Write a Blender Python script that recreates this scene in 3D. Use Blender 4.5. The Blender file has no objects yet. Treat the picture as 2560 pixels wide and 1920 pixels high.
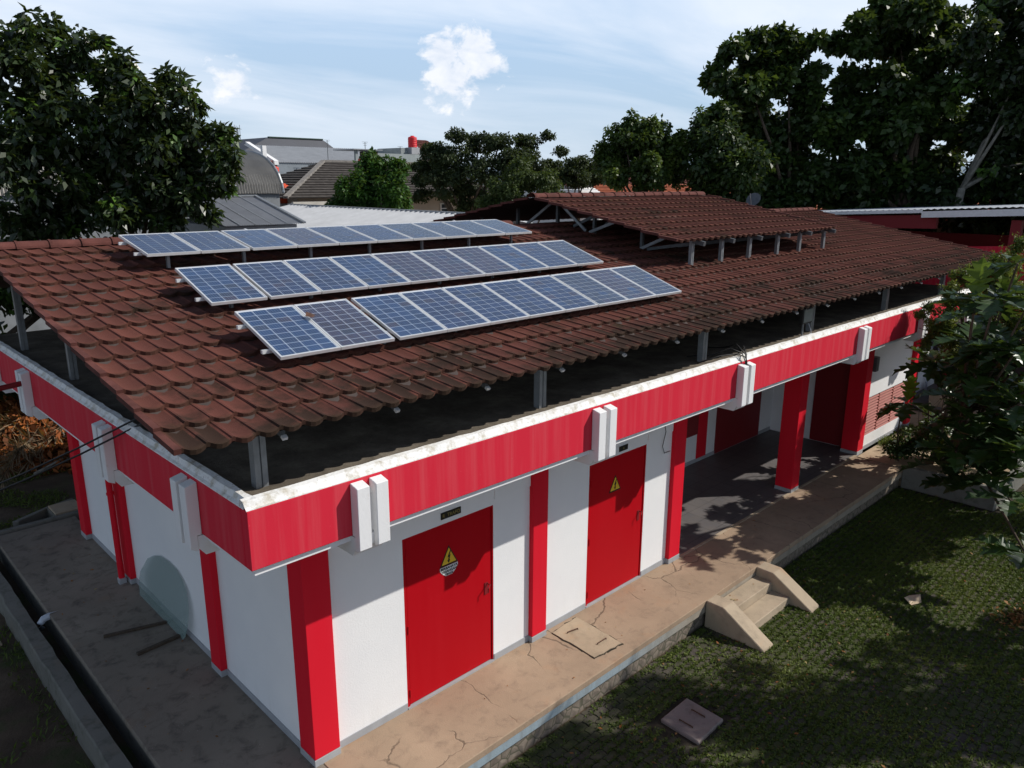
import bpy, bmesh, math, random
import numpy as np
from mathutils import Vector, Matrix, noise as mnoise
R = math.radians
SC = bpy.context.scene
COL = SC.collection
random.seed(7); RNG = np.random.RandomState(7)

# ------------------------------------------------------------------ camera, sky, sun, exposure
cam_d = bpy.data.cameras.new('camera')
cam = bpy.data.objects.new('camera', cam_d); COL.objects.link(cam); SC.camera = cam
cam_d.sensor_width = 36.0; cam_d.lens = 36.0 * 1918.857 / 2560.0
cam_d.clip_start = 0.1; cam_d.clip_end = 3000
_yaw, _pit, _rol = 0.796922316, 0.257857115, 0.00413990976
_f = Vector((math.cos(_yaw) * math.cos(_pit), math.sin(_yaw) * math.cos(_pit), -math.sin(_pit)))
_r = Vector((math.sin(_yaw), -math.cos(_yaw), 0)); _u = _r.cross(_f)
_r2 = _r * math.cos(_rol) + _u * math.sin(_rol); _u2 = _u * math.cos(_rol) - _r * math.sin(_rol)
_m = Matrix((( _r2.x, _u2.x, -_f.x, -2.68280784), (_r2.y, _u2.y, -_f.y, -6.07039935), (_r2.z, _u2.z, -_f.z, 7.19210773), (0, 0, 0, 1)))
cam.matrix_world = _m

SUN = Vector((1.33, -1.0, 1.43)).normalized()
world = bpy.data.worlds.new('World'); SC.world = world; world.use_nodes = True
def build_world():
    nt = world.node_tree; N = nt.nodes; L = nt.links
    for n in list(N): N.remove(n)
    out = N.new('ShaderNodeOutputWorld'); bg = N.new('ShaderNodeBackground')
    sky = N.new('ShaderNodeTexSky'); sky.sky_type = 'NISHITA'; sky.sun_disc = False
    sky.sun_elevation = math.asin(SUN.z); sky.sun_rotation = math.atan2(SUN.x, SUN.y)
    sky.air_density = 1.0; sky.dust_density = 1.0; sky.ozone_density = 1.2; sky.altitude = 700
    bg.inputs['Strength'].default_value = 0.084
    tc = N.new('ShaderNodeTexCoord')
    def math_(op, a, b=None, clamp=False):
        n = N.new('ShaderNodeMath'); n.operation = op; n.use_clamp = clamp
        for i, v in enumerate((a, b)):
            if v is None: continue
            if isinstance(v, (int, float)): n.inputs[i].default_value = v
            else: L.new(v, n.inputs[i])
        return n.outputs[0]
    def vmath(op, a, b=None, out=0):
        n = N.new('ShaderNodeVectorMath'); n.operation = op
        for i, v in enumerate((a, b)):
            if v is None: continue
            if isinstance(v, tuple): n.inputs[i].default_value = v
            else: L.new(v, n.inputs[i])
        return n.outputs[out]
    def ramp(fac, stops):
        n = N.new('ShaderNodeValToRGB'); L.new(fac, n.inputs[0]); e = n.color_ramp.elements
        while len(e) < len(stops): e.new(0.5)
        for i, (p, c) in enumerate(stops): e[i].position = p; e[i].color = (c, c, c, 1)
        return n.outputs[0]
    D = vmath('NORMALIZE', tc.outputs['Generated'])
    sep = N.new('ShaderNodeSeparateXYZ'); L.new(D, sep.inputs[0])
    zc = math_('MAXIMUM', sep.outputs[2], 0.0)
    den = math_('ADD', zc, 0.16)
    comb = N.new('ShaderNodeCombineXYZ')
    L.new(math_('DIVIDE', sep.outputs[0], den), comb.inputs[0]); L.new(math_('DIVIDE', sep.outputs[1], den), comb.inputs[1])
    # veils of high cloud
    def noise(vec, scale, detail=6, rough=0.55, dist=0.0):
        n = N.new('ShaderNodeTexNoise'); L.new(vec, n.inputs['Vector'])
        n.inputs['Scale'].default_value = scale; n.inputs['Detail'].default_value = detail
        n.inputs['Roughness'].default_value = rough; n.inputs['Distortion'].default_value = dist
        return n.outputs['Fac']
    mp = N.new('ShaderNodeMapping'); L.new(comb.outputs[0], mp.inputs[0]); mp.inputs['Scale'].default_value = (0.55, 1.1, 1); mp.inputs['Rotation'].default_value = (0, 0, R(25)); mp.inputs['Location'].default_value = (3.1, 1.7, 0)
    n1 = noise(mp.outputs[0], 0.75, 7, 0.56, 0.6)
    veil = ramp(n1, [(0.33, 0.0), (0.46, 0.5), (0.62, 1.0)])
    n2 = noise(mp.outputs[0], 2.2, 6, 0.6, 0.3)
    veil = math_('MULTIPLY', veil, math_('ADD', math_('MULTIPLY', n2, 0.8), 0.68), True)
    # heaped clouds standing low over the horizon
    mp2 = N.new('ShaderNodeMapping'); L.new(D, mp2.inputs[0]); mp2.inputs['Scale'].default_value = (1, 1, 1.5)
    n3 = noise(mp2.outputs[0], 26.0, 8, 0.6, 0.25)
    heap = None
    for (dx, dy, dz, rad, w) in CLOUDS:
        v = Vector((dx, dy, dz)).normalized()
        dd = vmath('DISTANCE', D, tuple(v), 1)
        b = math_('SUBTRACT', 1.0, math_('DIVIDE', dd, rad))
        b = math_('MULTIPLY', math_('MAXIMUM', b, -1.0), w)
        heap = b if heap is None else math_('MAXIMUM', heap, b)
    hmask = math_('ADD', heap, math_('MULTIPLY', math_('SUBTRACT', n3, 0.5), 2.2))
    hmask = ramp(hmask, [(0.08, 0.0), (0.40, 1.0)])
    # slight shade inside the heaps from the noise
    hz = ramp(zc, [(0.0, 1.0), (0.20, 0.95), (0.36, 0.16), (0.55, 0.0)])   # milky air low down
    mixA = N.new('ShaderNodeMixRGB'); L.new(math_('MULTIPLY', hz, 0.85), mixA.inputs[0]); L.new(sky.outputs[0], mixA.inputs[1])
    low = N.new('ShaderNodeMixRGB'); L.new(ramp(zc, [(0.0, 0.0), (0.20, 1.0)]), low.inputs[0]); low.inputs[1].default_value = (5.6, 7.4, 9.2, 1); low.inputs[2].default_value = (6.6, 9.0, 12.2, 1); L.new(low.outputs[0], mixA.inputs[2])
    thin = ramp(zc, [(0.0, 0.3), (0.07, 0.75), (0.18, 1.0), (0.36, 0.25), (0.9, 0.08)])
    mixB = N.new('ShaderNodeMixRGB'); L.new(math_('MULTIPLY', math_('MULTIPLY', veil, thin), 0.8), mixB.inputs[0]); L.new(mixA.outputs[0], mixB.inputs[1]); mixB.inputs[2].default_value = (11.0, 11.7, 12.9, 1)
    mixC = N.new('ShaderNodeMixRGB'); L.new(math_('MULTIPLY', hmask, 0.85), mixC.inputs[0]); L.new(mixB.outputs[0], mixC.inputs[1])
    hcol = N.new('ShaderNodeMixRGB'); L.new(ramp(n3, [(0.35, 0.0), (0.60, 1.0)]), hcol.inputs[0]); hcol.inputs[1].default_value = (9.6, 10.3, 11.6, 1); hcol.inputs[2].default_value = (12.3, 12.4, 12.9, 1)
    L.new(hcol.outputs[0], mixC.inputs[2])
    L.new(mixC.outputs[0], bg.inputs['Color']); L.new(bg.outputs[0], out.inputs['Surface'])
    world.cycles.sampling_method = 'MANUAL' if hasattr(world, 'cycles') else None
    world.cycles.sample_map_resolution = 512
CLOUDS = [(0.628, 0.764, 0.146, 0.030, 1.0), (0.656, 0.739, 0.150, 0.032, 1.0), (0.666, 0.731, 0.136, 0.028, 0.9), (0.640, 0.760, 0.124, 0.045, 0.75), (0.430, 0.896, 0.109, 0.030, 0.6),
          (-0.6, 0.7, 0.22, 0.07, 0.8), (0.9, -0.3, 0.20, 0.06, 0.8), (-0.8, -0.5, 0.18, 0.07, 0.8), (0.1, -0.97, 0.2, 0.06, 0.8)]
build_world()
sun_d = bpy.data.lights.new('sun', 'SUN'); sun = bpy.data.objects.new('sun', sun_d); COL.objects.link(sun)
sun_d.energy = 4.6; sun_d.angle = R(0.53); sun_d.color = (1.0, 0.955, 0.885)
sun.rotation_euler = SUN.to_track_quat('Z', 'Y').to_euler(); sun.location = (30, -20, 40)
SC.view_settings.view_transform = 'Standard'; SC.view_settings.look = 'None'
SC.view_settings.exposure = 0.0; SC.view_settings.gamma = 1.0; SC.view_settings.use_curve_mapping = False
SC.cycles.max_bounces = 6; SC.cycles.diffuse_bounces = 3; SC.cycles.glossy_bounces = 3; SC.cycles.transmission_bounces = 4; SC.cycles.transparent_max_bounces = 8
SC.cycles.use_denoising = True
SC.render.resolution_x = 1024; SC.render.resolution_y = 768

# ------------------------------------------------------------------ materials
def srgb(r, g, b):
    f = lambda c: (c / 255 / 12.92) if c / 255 <= 0.04045 else ((c / 255 + 0.055) / 1.055) ** 2.4
    return (f(r), f(g), f(b))
class NT:
    def __init__(s, name):
        s.m = bpy.data.materials.new(name); s.m.use_nodes = True; s.t = s.m.node_tree
        s.N = s.t.nodes; s.L = s.t.links; s.b = s.N['Principled BSDF']; s.out = s.N['Material Output']
        s.geo = s.N.new('ShaderNodeNewGeometry'); s.pos = s.geo.outputs['Position']
    def mapping(s, vec, scale=(1, 1, 1), rot=(0, 0, 0), loc=(0, 0, 0)):
        n = s.N.new('ShaderNodeMapping'); s.L.new(vec, n.inputs[0]); n.inputs['Scale'].default_value = scale; n.inputs['Rotation'].default_value = rot; n.inputs['Location'].default_value = loc
        return n.outputs[0]
    def noise(s, scale, detail=4, rough=0.55, vec=None, dist=0.0):
        n = s.N.new('ShaderNodeTexNoise'); s.L.new(vec or s.pos, n.inputs['Vector']); n.inputs['Scale'].default_value = scale
        n.inputs['Detail'].default_value = detail; n.inputs['Roughness'].default_value = rough; n.inputs['Distortion'].default_value = dist
        return n.outputs['Fac']
    def vor(s, scale, feature='DISTANCE_TO_EDGE', vec=None, out='Distance'):
        n = s.N.new('ShaderNodeTexVoronoi'); n.feature = feature; s.L.new(vec or s.pos, n.inputs['Vector']); n.inputs['Scale'].default_value = scale
        return n.outputs[out]
    def ramp(s, fac, stops):
        n = s.N.new('ShaderNodeValToRGB'); s.L.new(fac, n.inputs[0]); e = n.color_ramp.elements
        while len(e) < len(stops): e.new(0.5)
        for i, (p, c) in enumerate(stops):
            e[i].position = p; e[i].color = (c, c, c, 1) if isinstance(c, (int, float)) else (*c, 1)
        return n.outputs[0]
    def mix(s, fac, a, b, mode='MIX'):
        n = s.N.new('ShaderNodeMixRGB'); n.blend_type = mode
        for i, v in enumerate((fac, a, b)):
            if isinstance(v, (int, float)): n.inputs[i].default_value = v if i == 0 else (v, v, v, 1)
            elif isinstance(v, tuple): n.inputs[i].default_value = (*v, 1)
            else: s.L.new(v, n.inputs[i])
        return n.outputs[0]
    def math(s, op, a, b=0.0, clamp=False):
        n = s.N.new('ShaderNodeMath'); n.operation = op; n.use_clamp = clamp
        for i, v in enumerate((a, b)):
            if isinstance(v, (int, float)): n.inputs[i].default_value = v
            else: s.L.new(v, n.inputs[i])
        return n.outputs[0]
    def attr(s, name, out='Fac'):
        n = s.N.new('ShaderNodeAttribute'); n.attribute_name = name; return n.outputs[out]
    def color(s, c):
        if isinstance(c, tuple): s.b.inputs['Base Color'].default_value = (*c, 1)
        else: s.L.new(c, s.b.inputs['Base Color'])
    def rough(s, v, spec=0.5):
        if isinstance(v, (int, float)): s.b.inputs['Roughness'].default_value = v
        else: s.L.new(v, s.b.inputs['Roughness'])
        s.b.inputs['Specular IOR Level'].default_value = spec
    def bump(s, h, strength=0.3, dist=0.01):
        n = s.N.new('ShaderNodeBump'); n.inputs['Strength'].default_value = strength; n.inputs['Distance'].default_value = dist
        s.L.new(h, n.inputs['Height']); s.L.new(n.outputs[0], s.b.inputs['Normal'])
def sc(c, k): return tuple(min(1.0, v * k) for v in c)
def plain(name, c, rough=0.7, var=0.12, scale=6.0, bump=0.15, bscale=60, spec=0.4, metal=0.0):
    t = NT(name); n = t.noise(scale, 5, 0.6)
    t.color(t.ramp(n, [(0.3, sc(c, 1 - var)), (0.7, sc(c, 1 + var))])); t.rough(rough, spec)
    t.b.inputs['Metallic'].default_value = metal
    if bump: t.bump(t.noise(bscale, 4, 0.6), bump, 0.01)
    return t.m
def paint(name, c, streak=0.12, light=None, rough=0.5, spots=0.0, bump=0.12, spec=0.35):
    """painted plaster: slow patches, rain streaks, a few chips"""
    t = NT(name); c2 = light or sc(c, 1.25)
    big = t.noise(1.1, 4, 0.6); st = t.noise(1.0, 5, 0.6, t.mapping(t.pos, (7, 7, 0.28)))
    col = t.mix(t.ramp(st, [(0.45, 0.0), (0.75, streak)]), c, c2)
    col = t.mix(t.ramp(big, [(0.35, 0.0), (0.7, 0.16)]), col, sc(c, 0.82))
    if spots:
        sp = t.noise(14, 3, 0.5); col = t.mix(t.ramp(sp, [(0.71, 0.0), (0.75, spots)]), col, c2)
    t.color(col); t.rough(rough, spec); t.bump(t.noise(45, 5, 0.65), bump, 0.01)
    return t.m
M = {}
M['red'] = paint('red_paint', (0.63, 0.024, 0.048), 0.55, (0.64, 0.115, 0.13), 0.6, 0.35, 0.12, 0.12)
M['red_column'] = paint('red_column_paint', (0.66, 0.012, 0.028), 0.1, (0.68, 0.06, 0.08), 0.55, 0.2, 0.12, 0.12)
M['red_door'] = paint('red_door_enamel', (0.42, 0.004, 0.010), 0.12, (0.47, 0.02, 0.03), 0.42, 0.25, 0.05, 0.10)
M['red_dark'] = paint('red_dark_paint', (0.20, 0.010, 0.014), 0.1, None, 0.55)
def white_wall():
    t = NT('white_wall_paint'); big = t.noise(0.9, 5, 0.6)
    col = t.ramp(big, [(0.3, (0.76, 0.765, 0.77)), (0.7, (0.82, 0.82, 0.815))])
    st = t.noise(1.0, 5, 0.65, t.mapping(t.pos, (5, 5, 0.35))); sep = t.N.new('ShaderNodeSeparateXYZ'); t.L.new(t.pos, sep.inputs[0])
    low = t.ramp(sep.outputs[2], [(0.5, 1.0), (1.0, 0.0)])
    col = t.mix(t.math('MULTIPLY', t.ramp(st, [(0.5, 0.0), (0.8, 0.4)]), low), col, (0.60, 0.585, 0.54))
    sp = t.noise(5.0, 6, 0.7); col = t.mix(t.ramp(sp, [(0.66, 0.0), (0.80, 0.35)]), col, (0.62, 0.61, 0.57))
    t.color(col); t.rough(0.75, 0.25); t.bump(t.noise(38, 5, 0.7), 0.25, 0.012); return t.m
M['white'] = white_wall()
M['white_trim'] = paint('white_trim_paint', (0.78, 0.78, 0.785), 0.15, (0.62, 0.60, 0.55), 0.65, 0.3, 0.25)
M['skirting'] = plain('grey_skirting_paint', (0.33, 0.34, 0.355), 0.6, 0.1, 5, 0.1)
def coping():
    t = NT('weathered_white_coping'); n = t.noise(7, 7, 0.7); f = t.noise(30, 5, 0.7)
    col = t.mix(t.ramp(n, [(0.48, 0.0), (0.66, 1.0)]), (0.80, 0.80, 0.79), (0.52, 0.48, 0.40))
    col = t.mix(t.ramp(f, [(0.60, 0.0), (0.72, 0.8)]), col, (0.22, 0.20, 0.16)); t.color(col); t.rough(0.85, 0.2); t.bump(f, 0.5, 0.012); return t.m
M['coping'] = coping()
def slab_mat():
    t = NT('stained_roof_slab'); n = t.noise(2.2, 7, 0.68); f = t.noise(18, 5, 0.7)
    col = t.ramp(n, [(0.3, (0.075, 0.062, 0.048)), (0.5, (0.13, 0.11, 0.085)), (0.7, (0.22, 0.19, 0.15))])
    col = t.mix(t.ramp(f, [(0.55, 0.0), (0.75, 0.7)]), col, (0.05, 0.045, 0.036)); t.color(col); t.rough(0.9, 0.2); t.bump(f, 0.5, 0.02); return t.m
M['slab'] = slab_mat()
def concrete(name, c, dark, crack=True, stain=0.5, speck=0.5, cs=0.9):
    t = NT(name); big = t.noise(0.8, 6, 0.62); mid = t.noise(4.5, 7, 0.68, None, 0.4); fine = t.noise(55, 4, 0.7)
    col = t.ramp(big, [(0.3, sc(c, 0.80)), (0.55, c), (0.75, sc(c, 1.18))])
    col = t.mix(t.ramp(mid, [(0.50, 0.0), (0.72, stain)]), col, dark)
    rst = t.noise(1.7, 5, 0.6, t.mapping(t.pos, (1, 1, 1), (0, 0, 0), (9, 4, 2)))
    col = t.mix(t.ramp(rst, [(0.6, 0.0), (0.75, 0.35)]), col, (c[0] * 1.05, c[1] * 0.72, c[2] * 0.48))
    h = fine
    if crack:
        warp = t.N.new('ShaderNodeVectorMath'); warp.operation = 'ADD'; t.L.new(t.pos, warp.inputs[0])
        nz = t.N.new('ShaderNodeTexNoise'); nz.inputs['Scale'].default_value = 2.6; nz.inputs['Detail'].default_value = 6; t.L.new(t.pos, nz.inputs['Vector'])
        scl = t.N.new('ShaderNodeVectorMath'); scl.operation = 'SCALE'; scl.inputs['Scale'].default_value = 0.42; t.L.new(nz.outputs['Color'], scl.inputs[0]); t.L.new(scl.outputs[0], warp.inputs[1])
        v = t.vor(cs, 'DISTANCE_TO_EDGE', t.mapping(warp.outputs[0], (1, 0.8, 0.05)))
        gate = t.ramp(t.noise(0.7, 3, 0.5, t.mapping(t.pos, (1, 1, 1), (0, 0, 0), (4, 8, 1))), [(0.44, 0.0), (0.52, 1.0)])
        line = t.math('MULTIPLY', t.ramp(v, [(0.0, 1.0), (0.010, 0.0)]), gate)
        col = t.mix(t.math('MULTIPLY', line, 0.75), col, sc(dark, 0.35))
        h = t.math('SUBTRACT', fine, t.math('MULTIPLY', line, 2.0))
    sp = t.vor(26, 'F1'); gate2 = t.noise(3.3, 2, 0.5)
    col = t.mix(t.math('MULTIPLY', t.ramp(sp, [(0.0, 1.0), (0.13, 0.0)]), t.ramp(gate2, [(0.56, 0.0), (0.64, speck)])), col, (0.78, 0.75, 0.68))
    t.color(col); t.rough(0.88, 0.25); t.bump(h, 0.35, 0.012); return t.m
M['walk'] = concrete('walkway_concrete', (0.345, 0.25, 0.172), (0.16, 0.115, 0.085))
M['platform'] = concrete('platform_concrete', (0.215, 0.185, 0.15), (0.055, 0.048, 0.042), False, 0.75, 0.6)
M['step'] = concrete('step_concrete', (0.40, 0.32, 0.23), (0.16, 0.13, 0.10), False, 0.45, 0.2)
M['drain'] = concrete('mossy_concrete', (0.17, 0.165, 0.145), (0.05, 0.06, 0.04), False, 0.7, 0.0)
M['hatch'] = concrete('hatch_concrete', (0.40, 0.31, 0.215), (0.17, 0.14, 0.10), False, 0.5, 0.6)
M['manhole'] = concrete('manhole_concrete', (0.23, 0.19, 0.175), (0.10, 0.085, 0.08), False, 0.6, 0.3)
def apron():
    t = NT('walkway_side'); sep = t.N.new('ShaderNodeSeparateXYZ'); t.L.new(t.pos, sep.inputs[0])
    n = t.noise(9, 5, 0.7, t.mapping(t.pos, (1, 1, 0.25))); zz = t.math('ADD', sep.outputs[2], t.math('MULTIPLY', t.math('SUBTRACT', n, 0.5), 0.09))
    drip = t.ramp(zz, [(0.395, 0.0), (0.42, 1.0)])
    xx = t.ramp(sep.outputs[0], [(0.0, 1.0), (1.0, 0.0)]); mr = t.N.new('ShaderNodeMapRange'); t.L.new(sep.outputs[0], mr.inputs[0]); mr.inputs[1].default_value = 5.0; mr.inputs[2].default_value = 7.2
    blue = t.mix(mr.outputs[0], (0.27, 0.335, 0.375), (0.31, 0.27, 0.215))
    blue = t.mix(t.ramp(t.noise(5, 6, 0.7, t.mapping(t.pos, (1, 1, 0.2))), [(0.45, 0.0), (0.75, 0.7)]), blue, (0.16, 0.145, 0.12))
    t.color(t.mix(drip, blue, (0.17, 0.125, 0.09))); t.rough(0.8, 0.3); t.bump(t.noise(40, 4), 0.3, 0.01); return t.m
M['apron'] = apron()
def stones():
    t = NT('rubble_stone_base'); v = t.vor(6.5); c = t.vor(6.5, 'F1', None, 'Color')
    t.color(t.mix(t.ramp(v, [(0.02, 1.0), (0.07, 0.0)]), t.mix(t.ramp(t.noise(9, 5), [(0.3, 0.0), (0.7, 1.0)]), (0.13, 0.105, 0.085), (0.24, 0.20, 0.16)), (0.09, 0.085, 0.06)))
    t.rough(0.9, 0.2); t.bump(v, 0.8, 0.03); return t.m
M['stones'] = stones()
def hall_floor():
    t = NT('hall_floor_tile'); br = t.N.new('ShaderNodeTexBrick'); t.L.new(t.mapping(t.pos, (1, 1, 1)), br.inputs['Vector'])
    br.offset = 0; br.inputs['Scale'].default_value = 1.0; br.inputs['Brick Width'].default_value = 0.4; br.inputs['Row Height'].default_value = 0.4; br.inputs['Mortar Size'].default_value = 0.006
    br.inputs['Color1'].default_value = (0.105, 0.098, 0.10, 1); br.inputs['Color2'].default_value = (0.125, 0.115, 0.115, 1); br.inputs['Mortar'].default_value = (0.05, 0.047, 0.045, 1)
    t.color(t.mix(t.ramp(t.noise(3, 5), [(0.4, 0.0), (0.75, 0.35)]), br.outputs[0], (0.17, 0.145, 0.125))); t.rough(0.55, 0.4); return t.m
M['hall_floor'] = hall_floor()
PIT = 0.193434802; TA = 0.217439804; TB = 0.422757423
RO = Vector((-0.54492519, -0.08379945, 5.1109295)); RS = Vector((0, math.cos(PIT), math.sin(PIT))); RN = Vector((0, -math.sin(PIT), math.cos(PIT)))
def tile_mat():
    t = NT('stone_coated_roof_tile')
    sub = t.N.new('ShaderNodeVectorMath'); sub.operation = 'SUBTRACT'; t.L.new(t.pos, sub.inputs[0]); sub.inputs[1].default_value = tuple(RO)
    rot = t.mapping(sub.outputs[0], (1, 1, 1), (-PIT, 0, 0))
    ad = t.N.new('ShaderNodeVectorMath'); ad.operation = 'ADD'; t.L.new(rot, ad.inputs[0]); ad.inputs[1].default_value = (0.02, 0.03, 0)
    dv = t.N.new('ShaderNodeVectorMath'); dv.operation = 'MULTIPLY'; t.L.new(ad.outputs[0], dv.inputs[0]); dv.inputs[1].default_value = (1 / TA, 1 / TB, 0)
    fl = t.N.new('ShaderNodeVectorMath'); fl.operation = 'FLOOR'; t.L.new(dv.outputs[0], fl.inputs[0])
    fr = t.N.new('ShaderNodeVectorMath'); fr.operation = 'FRACTION'; t.L.new(dv.outputs[0], fr.inputs[0])
    wn = t.N.new('ShaderNodeTexWhiteNoise'); wn.noise_dimensions = '2D'; t.L.new(fl.outputs[0], wn.inputs['Vector'])
    sp = t.N.new('ShaderNodeSeparateXYZ'); t.L.new(fr.outputs[0], sp.inputs[0])
    sq = t.N.new('ShaderNodeSeparateXYZ'); t.L.new(dv.outputs[0], sq.inputs[0])
    base = t.ramp(wn.outputs['Value'], [(0.0, (0.088, 0.034, 0.027)), (0.5, (0.110, 0.041, 0.032)), (1.0, (0.132, 0.048, 0.036))])
    # worn soot-dark film: strongest on the lower courses, patchy
    soot = t.noise(0.75, 6, 0.65, t.mapping(t.pos, (0.8, 1.0, 1.0), (0, 0, 0), (2.2, 0, 0))); soot2 = t.noise(5.5, 5, 0.7)
    low = t.ramp(sq.outputs[1], [(0.0, 1.0), (1.0, 0.0)]); mr = t.N.new('ShaderNodeMapRange'); t.L.new(sq.outputs[1], mr.inputs[0]); mr.inputs[1].default_value = 0.0; mr.inputs[2].default_value = 4.5; mr.inputs[3].default_value = 0.15; mr.inputs[4].default_value = -0.05
    s = t.math('ADD', t.math('ADD', soot, mr.outputs[0]), t.math('MULTIPLY', t.math('SUBTRACT', wn.outputs['Value'], 0.5), 0.16))
    s = t.math('ADD', s, t.math('MULTIPLY', t.math('SUBTRACT', soot2, 0.5), 0.25))
    rib = t.math('MULTIPLY', t.ramp(sp.outputs[0], [(0.06, 1.0), (0.40, 0.0)]), t.ramp(t.noise(2.6, 4, 0.6), [(0.46, 0.0), (0.60, 1.0)]))     # the rub-clean side of each pan stays red
    col = t.mix(t.math('MULTIPLY', t.ramp(s, [(0.50, 0.0), (0.64, 0.92)]), t.math('SUBTRACT', 1.0, t.math('MULTIPLY', rib, 0.75))), base, (0.030, 0.020, 0.015))
    col = t.mix(t.math('MULTIPLY', rib, 0.35), col, (0.17, 0.058, 0.042))
    lip = t.ramp(sp.outputs[1], [(0.0, 1.0), (0.16, 0.0)])      # darker towards the lower lip of each tile
    col = t.mix(t.math('MULTIPLY', lip, 0.6), col, (0.040, 0.027, 0.018))
    moss = t.noise(1.6, 6, 0.7, t.mapping(t.pos, (1, 1, 1), (0, 0, 0), (0, 7, 0))); col = t.mix(t.ramp(moss, [(0.60, 0.0), (0.76, 0.5)]), col, (0.055, 0.048, 0.016))
    pale = t.noise(1.0, 4, 0.6, t.mapping(t.pos, (0.5, 2.2, 1), (0, 0, 0.2), (5, 0, 0))); col = t.mix(t.ramp(pale, [(0.63, 0.0), (0.75, 0.5)]), col, (0.16, 0.095, 0.08))
    gr = t.vor(160, 'F1'); gate = t.noise(7, 3); col = t.mix(t.math('MULTIPLY', t.ramp(gr, [(0.0, 1.0), (0.25, 0.0)]), t.ramp(gate, [(0.45, 0.15), (0.7, 0.55)])), col, (0.25, 0.13, 0.10))
    t.color(col); t.rough(0.92, 0.08); t.bump(t.noise(260, 3, 0.7), 0.35, 0.006); return t.m
M['tile'] = tile_mat()
M['tile_ridge'] = plain('ridge_tile', (0.105, 0.038, 0.031), 0.9, 0.35, 4, 0.4, 200, 0.2)
M['galv'] = plain('galvanised_steel', (0.26, 0.275, 0.29), 0.45, 0.15, 9, 0.05, 60, 0.5, 0.55)
M['steel_dark'] = plain('dull_steel', (0.10, 0.108, 0.115), 0.5, 0.2, 9, 0.05, 60, 0.5, 0.3)
M['alu'] = plain('aluminium_frame', (0.68, 0.69, 0.70), 0.4, 0.06, 9, 0.0, 60, 0.5, 0.35)
M['under'] = plain('roof_underside', (0.06, 0.045, 0.04), 0.9, 0.2, 4, 0)
M['soffit'] = plain('soffit_plaster', (0.60, 0.60, 0.58), 0.8, 0.12, 3, 0.15)
M['black'] = plain('black_rubber', (0.012, 0.012, 0.013), 0.6, 0.2, 20, 0)
M['black_plate'] = plain('black_plate', (0.014, 0.014, 0.010), 0.45, 0.1, 8, 0)
M['gold'] = plain('faded_gold_lettering', (0.23, 0.19, 0.06), 0.6, 0.1, 8, 0)
M['sign_yellow'] = plain('sign_yellow', (0.72, 0.47, 0.035), 0.5, 0.08, 8, 0)
M['sign_black'] = plain('sign_black', (0.012, 0.011, 0.010), 0.5, 0.1, 8, 0)
M['sign_white'] = plain('sign_white', (0.74, 0.75, 0.74), 0.5, 0.05, 8, 0)
M['rust'] = plain('rusty_iron', (0.085, 0.040, 0.024), 0.85, 0.4, 18, 0.3)
M['pvc'] = plain('grey_pvc', (0.42, 0.46, 0.52), 0.4, 0.08, 8, 0)
M['wood'] = plain('old_wood', (0.060, 0.044, 0.030), 0.85, 0.4, 22, 0.3)
M['louver'] = paint('louver_paint', (0.33, 0.085, 0.065), 0.4, (0.36, 0.18, 0.12), 0.6, 0.3)
def soil():
    t = NT('bare_soil'); n = t.noise(1.3, 7, 0.65); f = t.noise(14, 6, 0.7)
    col = t.ramp(n, [(0.3, (0.050, 0.037, 0.026)), (0.55, (0.085, 0.062, 0.043)), (0.75, (0.13, 0.10, 0.072))])
    col = t.mix(t.ramp(t.noise(0.9, 5, 0.6, t.mapping(t.pos, (1, 1, 1), (0, 0, 0), (5, 5, 0))), [(0.5, 0.0), (0.62, 0.8)]), col, (0.040, 0.062, 0.018))
    t.color(col); t.rough(0.95, 0.15); t.bump(f, 0.7, 0.04); return t.m
M['soil'] = soil()
M['joint'] = plain('dark_joint_soil', (0.042, 0.036, 0.027), 0.95, 0.35, 9, 0.4, 50, 0.1)
def sand():
    t = NT('sandy_yard'); col = t.ramp(t.noise(1.8, 6, 0.65), [(0.3, (0.30, 0.225, 0.15)), (0.7, (0.44, 0.345, 0.24))])
    t.color(t.mix(t.ramp(t.noise(12, 5), [(0.5, 0.0), (0.75, 0.5)]), col, (0.20, 0.15, 0.10))); t.rough(0.95, 0.15); t.bump(t.noise(30, 5), 0.5, 0.02); return t.m
M['sand'] = sand()
def paver():
    t = NT('old_paver'); oi = t.N.new('ShaderNodeObjectInfo'); n = t.noise(3.5, 5, 0.6); f = t.noise(24, 5, 0.7); at = t.attr('tone')
    col = t.ramp(n, [(0.3, (0.048, 0.041, 0.036)), (0.55, (0.078, 0.066, 0.057)), (0.75, (0.115, 0.097, 0.082))])
    col = t.mix(t.ramp(t.noise(1.0, 6, 0.65, t.mapping(t.pos, (1, 1, 1), (0, 0, 0), (3, 1, 0))), [(0.38, 0.0), (0.58, 0.85)]), col, (0.050, 0.060, 0.020))
    col = t.mix(t.ramp(f, [(0.5, 0.0), (0.8, 0.5)]), col, (0.045, 0.040, 0.034)); t.color(col); t.rough(0.9, 0.2); t.bump(f, 0.45, 0.02); return t.m
M['paver'] = paver()
def leafmat(name, stops, trans=0.3, rough=0.45, spec=0.4):
    t = NT(name); a = t.attr('tone'); col = t.ramp(a, stops)
    t.color(col); t.rough(rough, spec)
    tr = t.N.new('ShaderNodeBsdfTranslucent'); t.L.new(t.mix(0.45, col, (0.16, 0.22, 0.02)), tr.inputs['Color'])
    mx = t.N.new('ShaderNodeMixShader'); mx.inputs[0].default_value = trans; t.L.new(t.b.outputs[0], mx.inputs[1]); t.L.new(tr.outputs[0], mx.inputs[2]); t.L.new(mx.outputs[0], t.out.inputs['Surface'])
    return t.m
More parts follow.
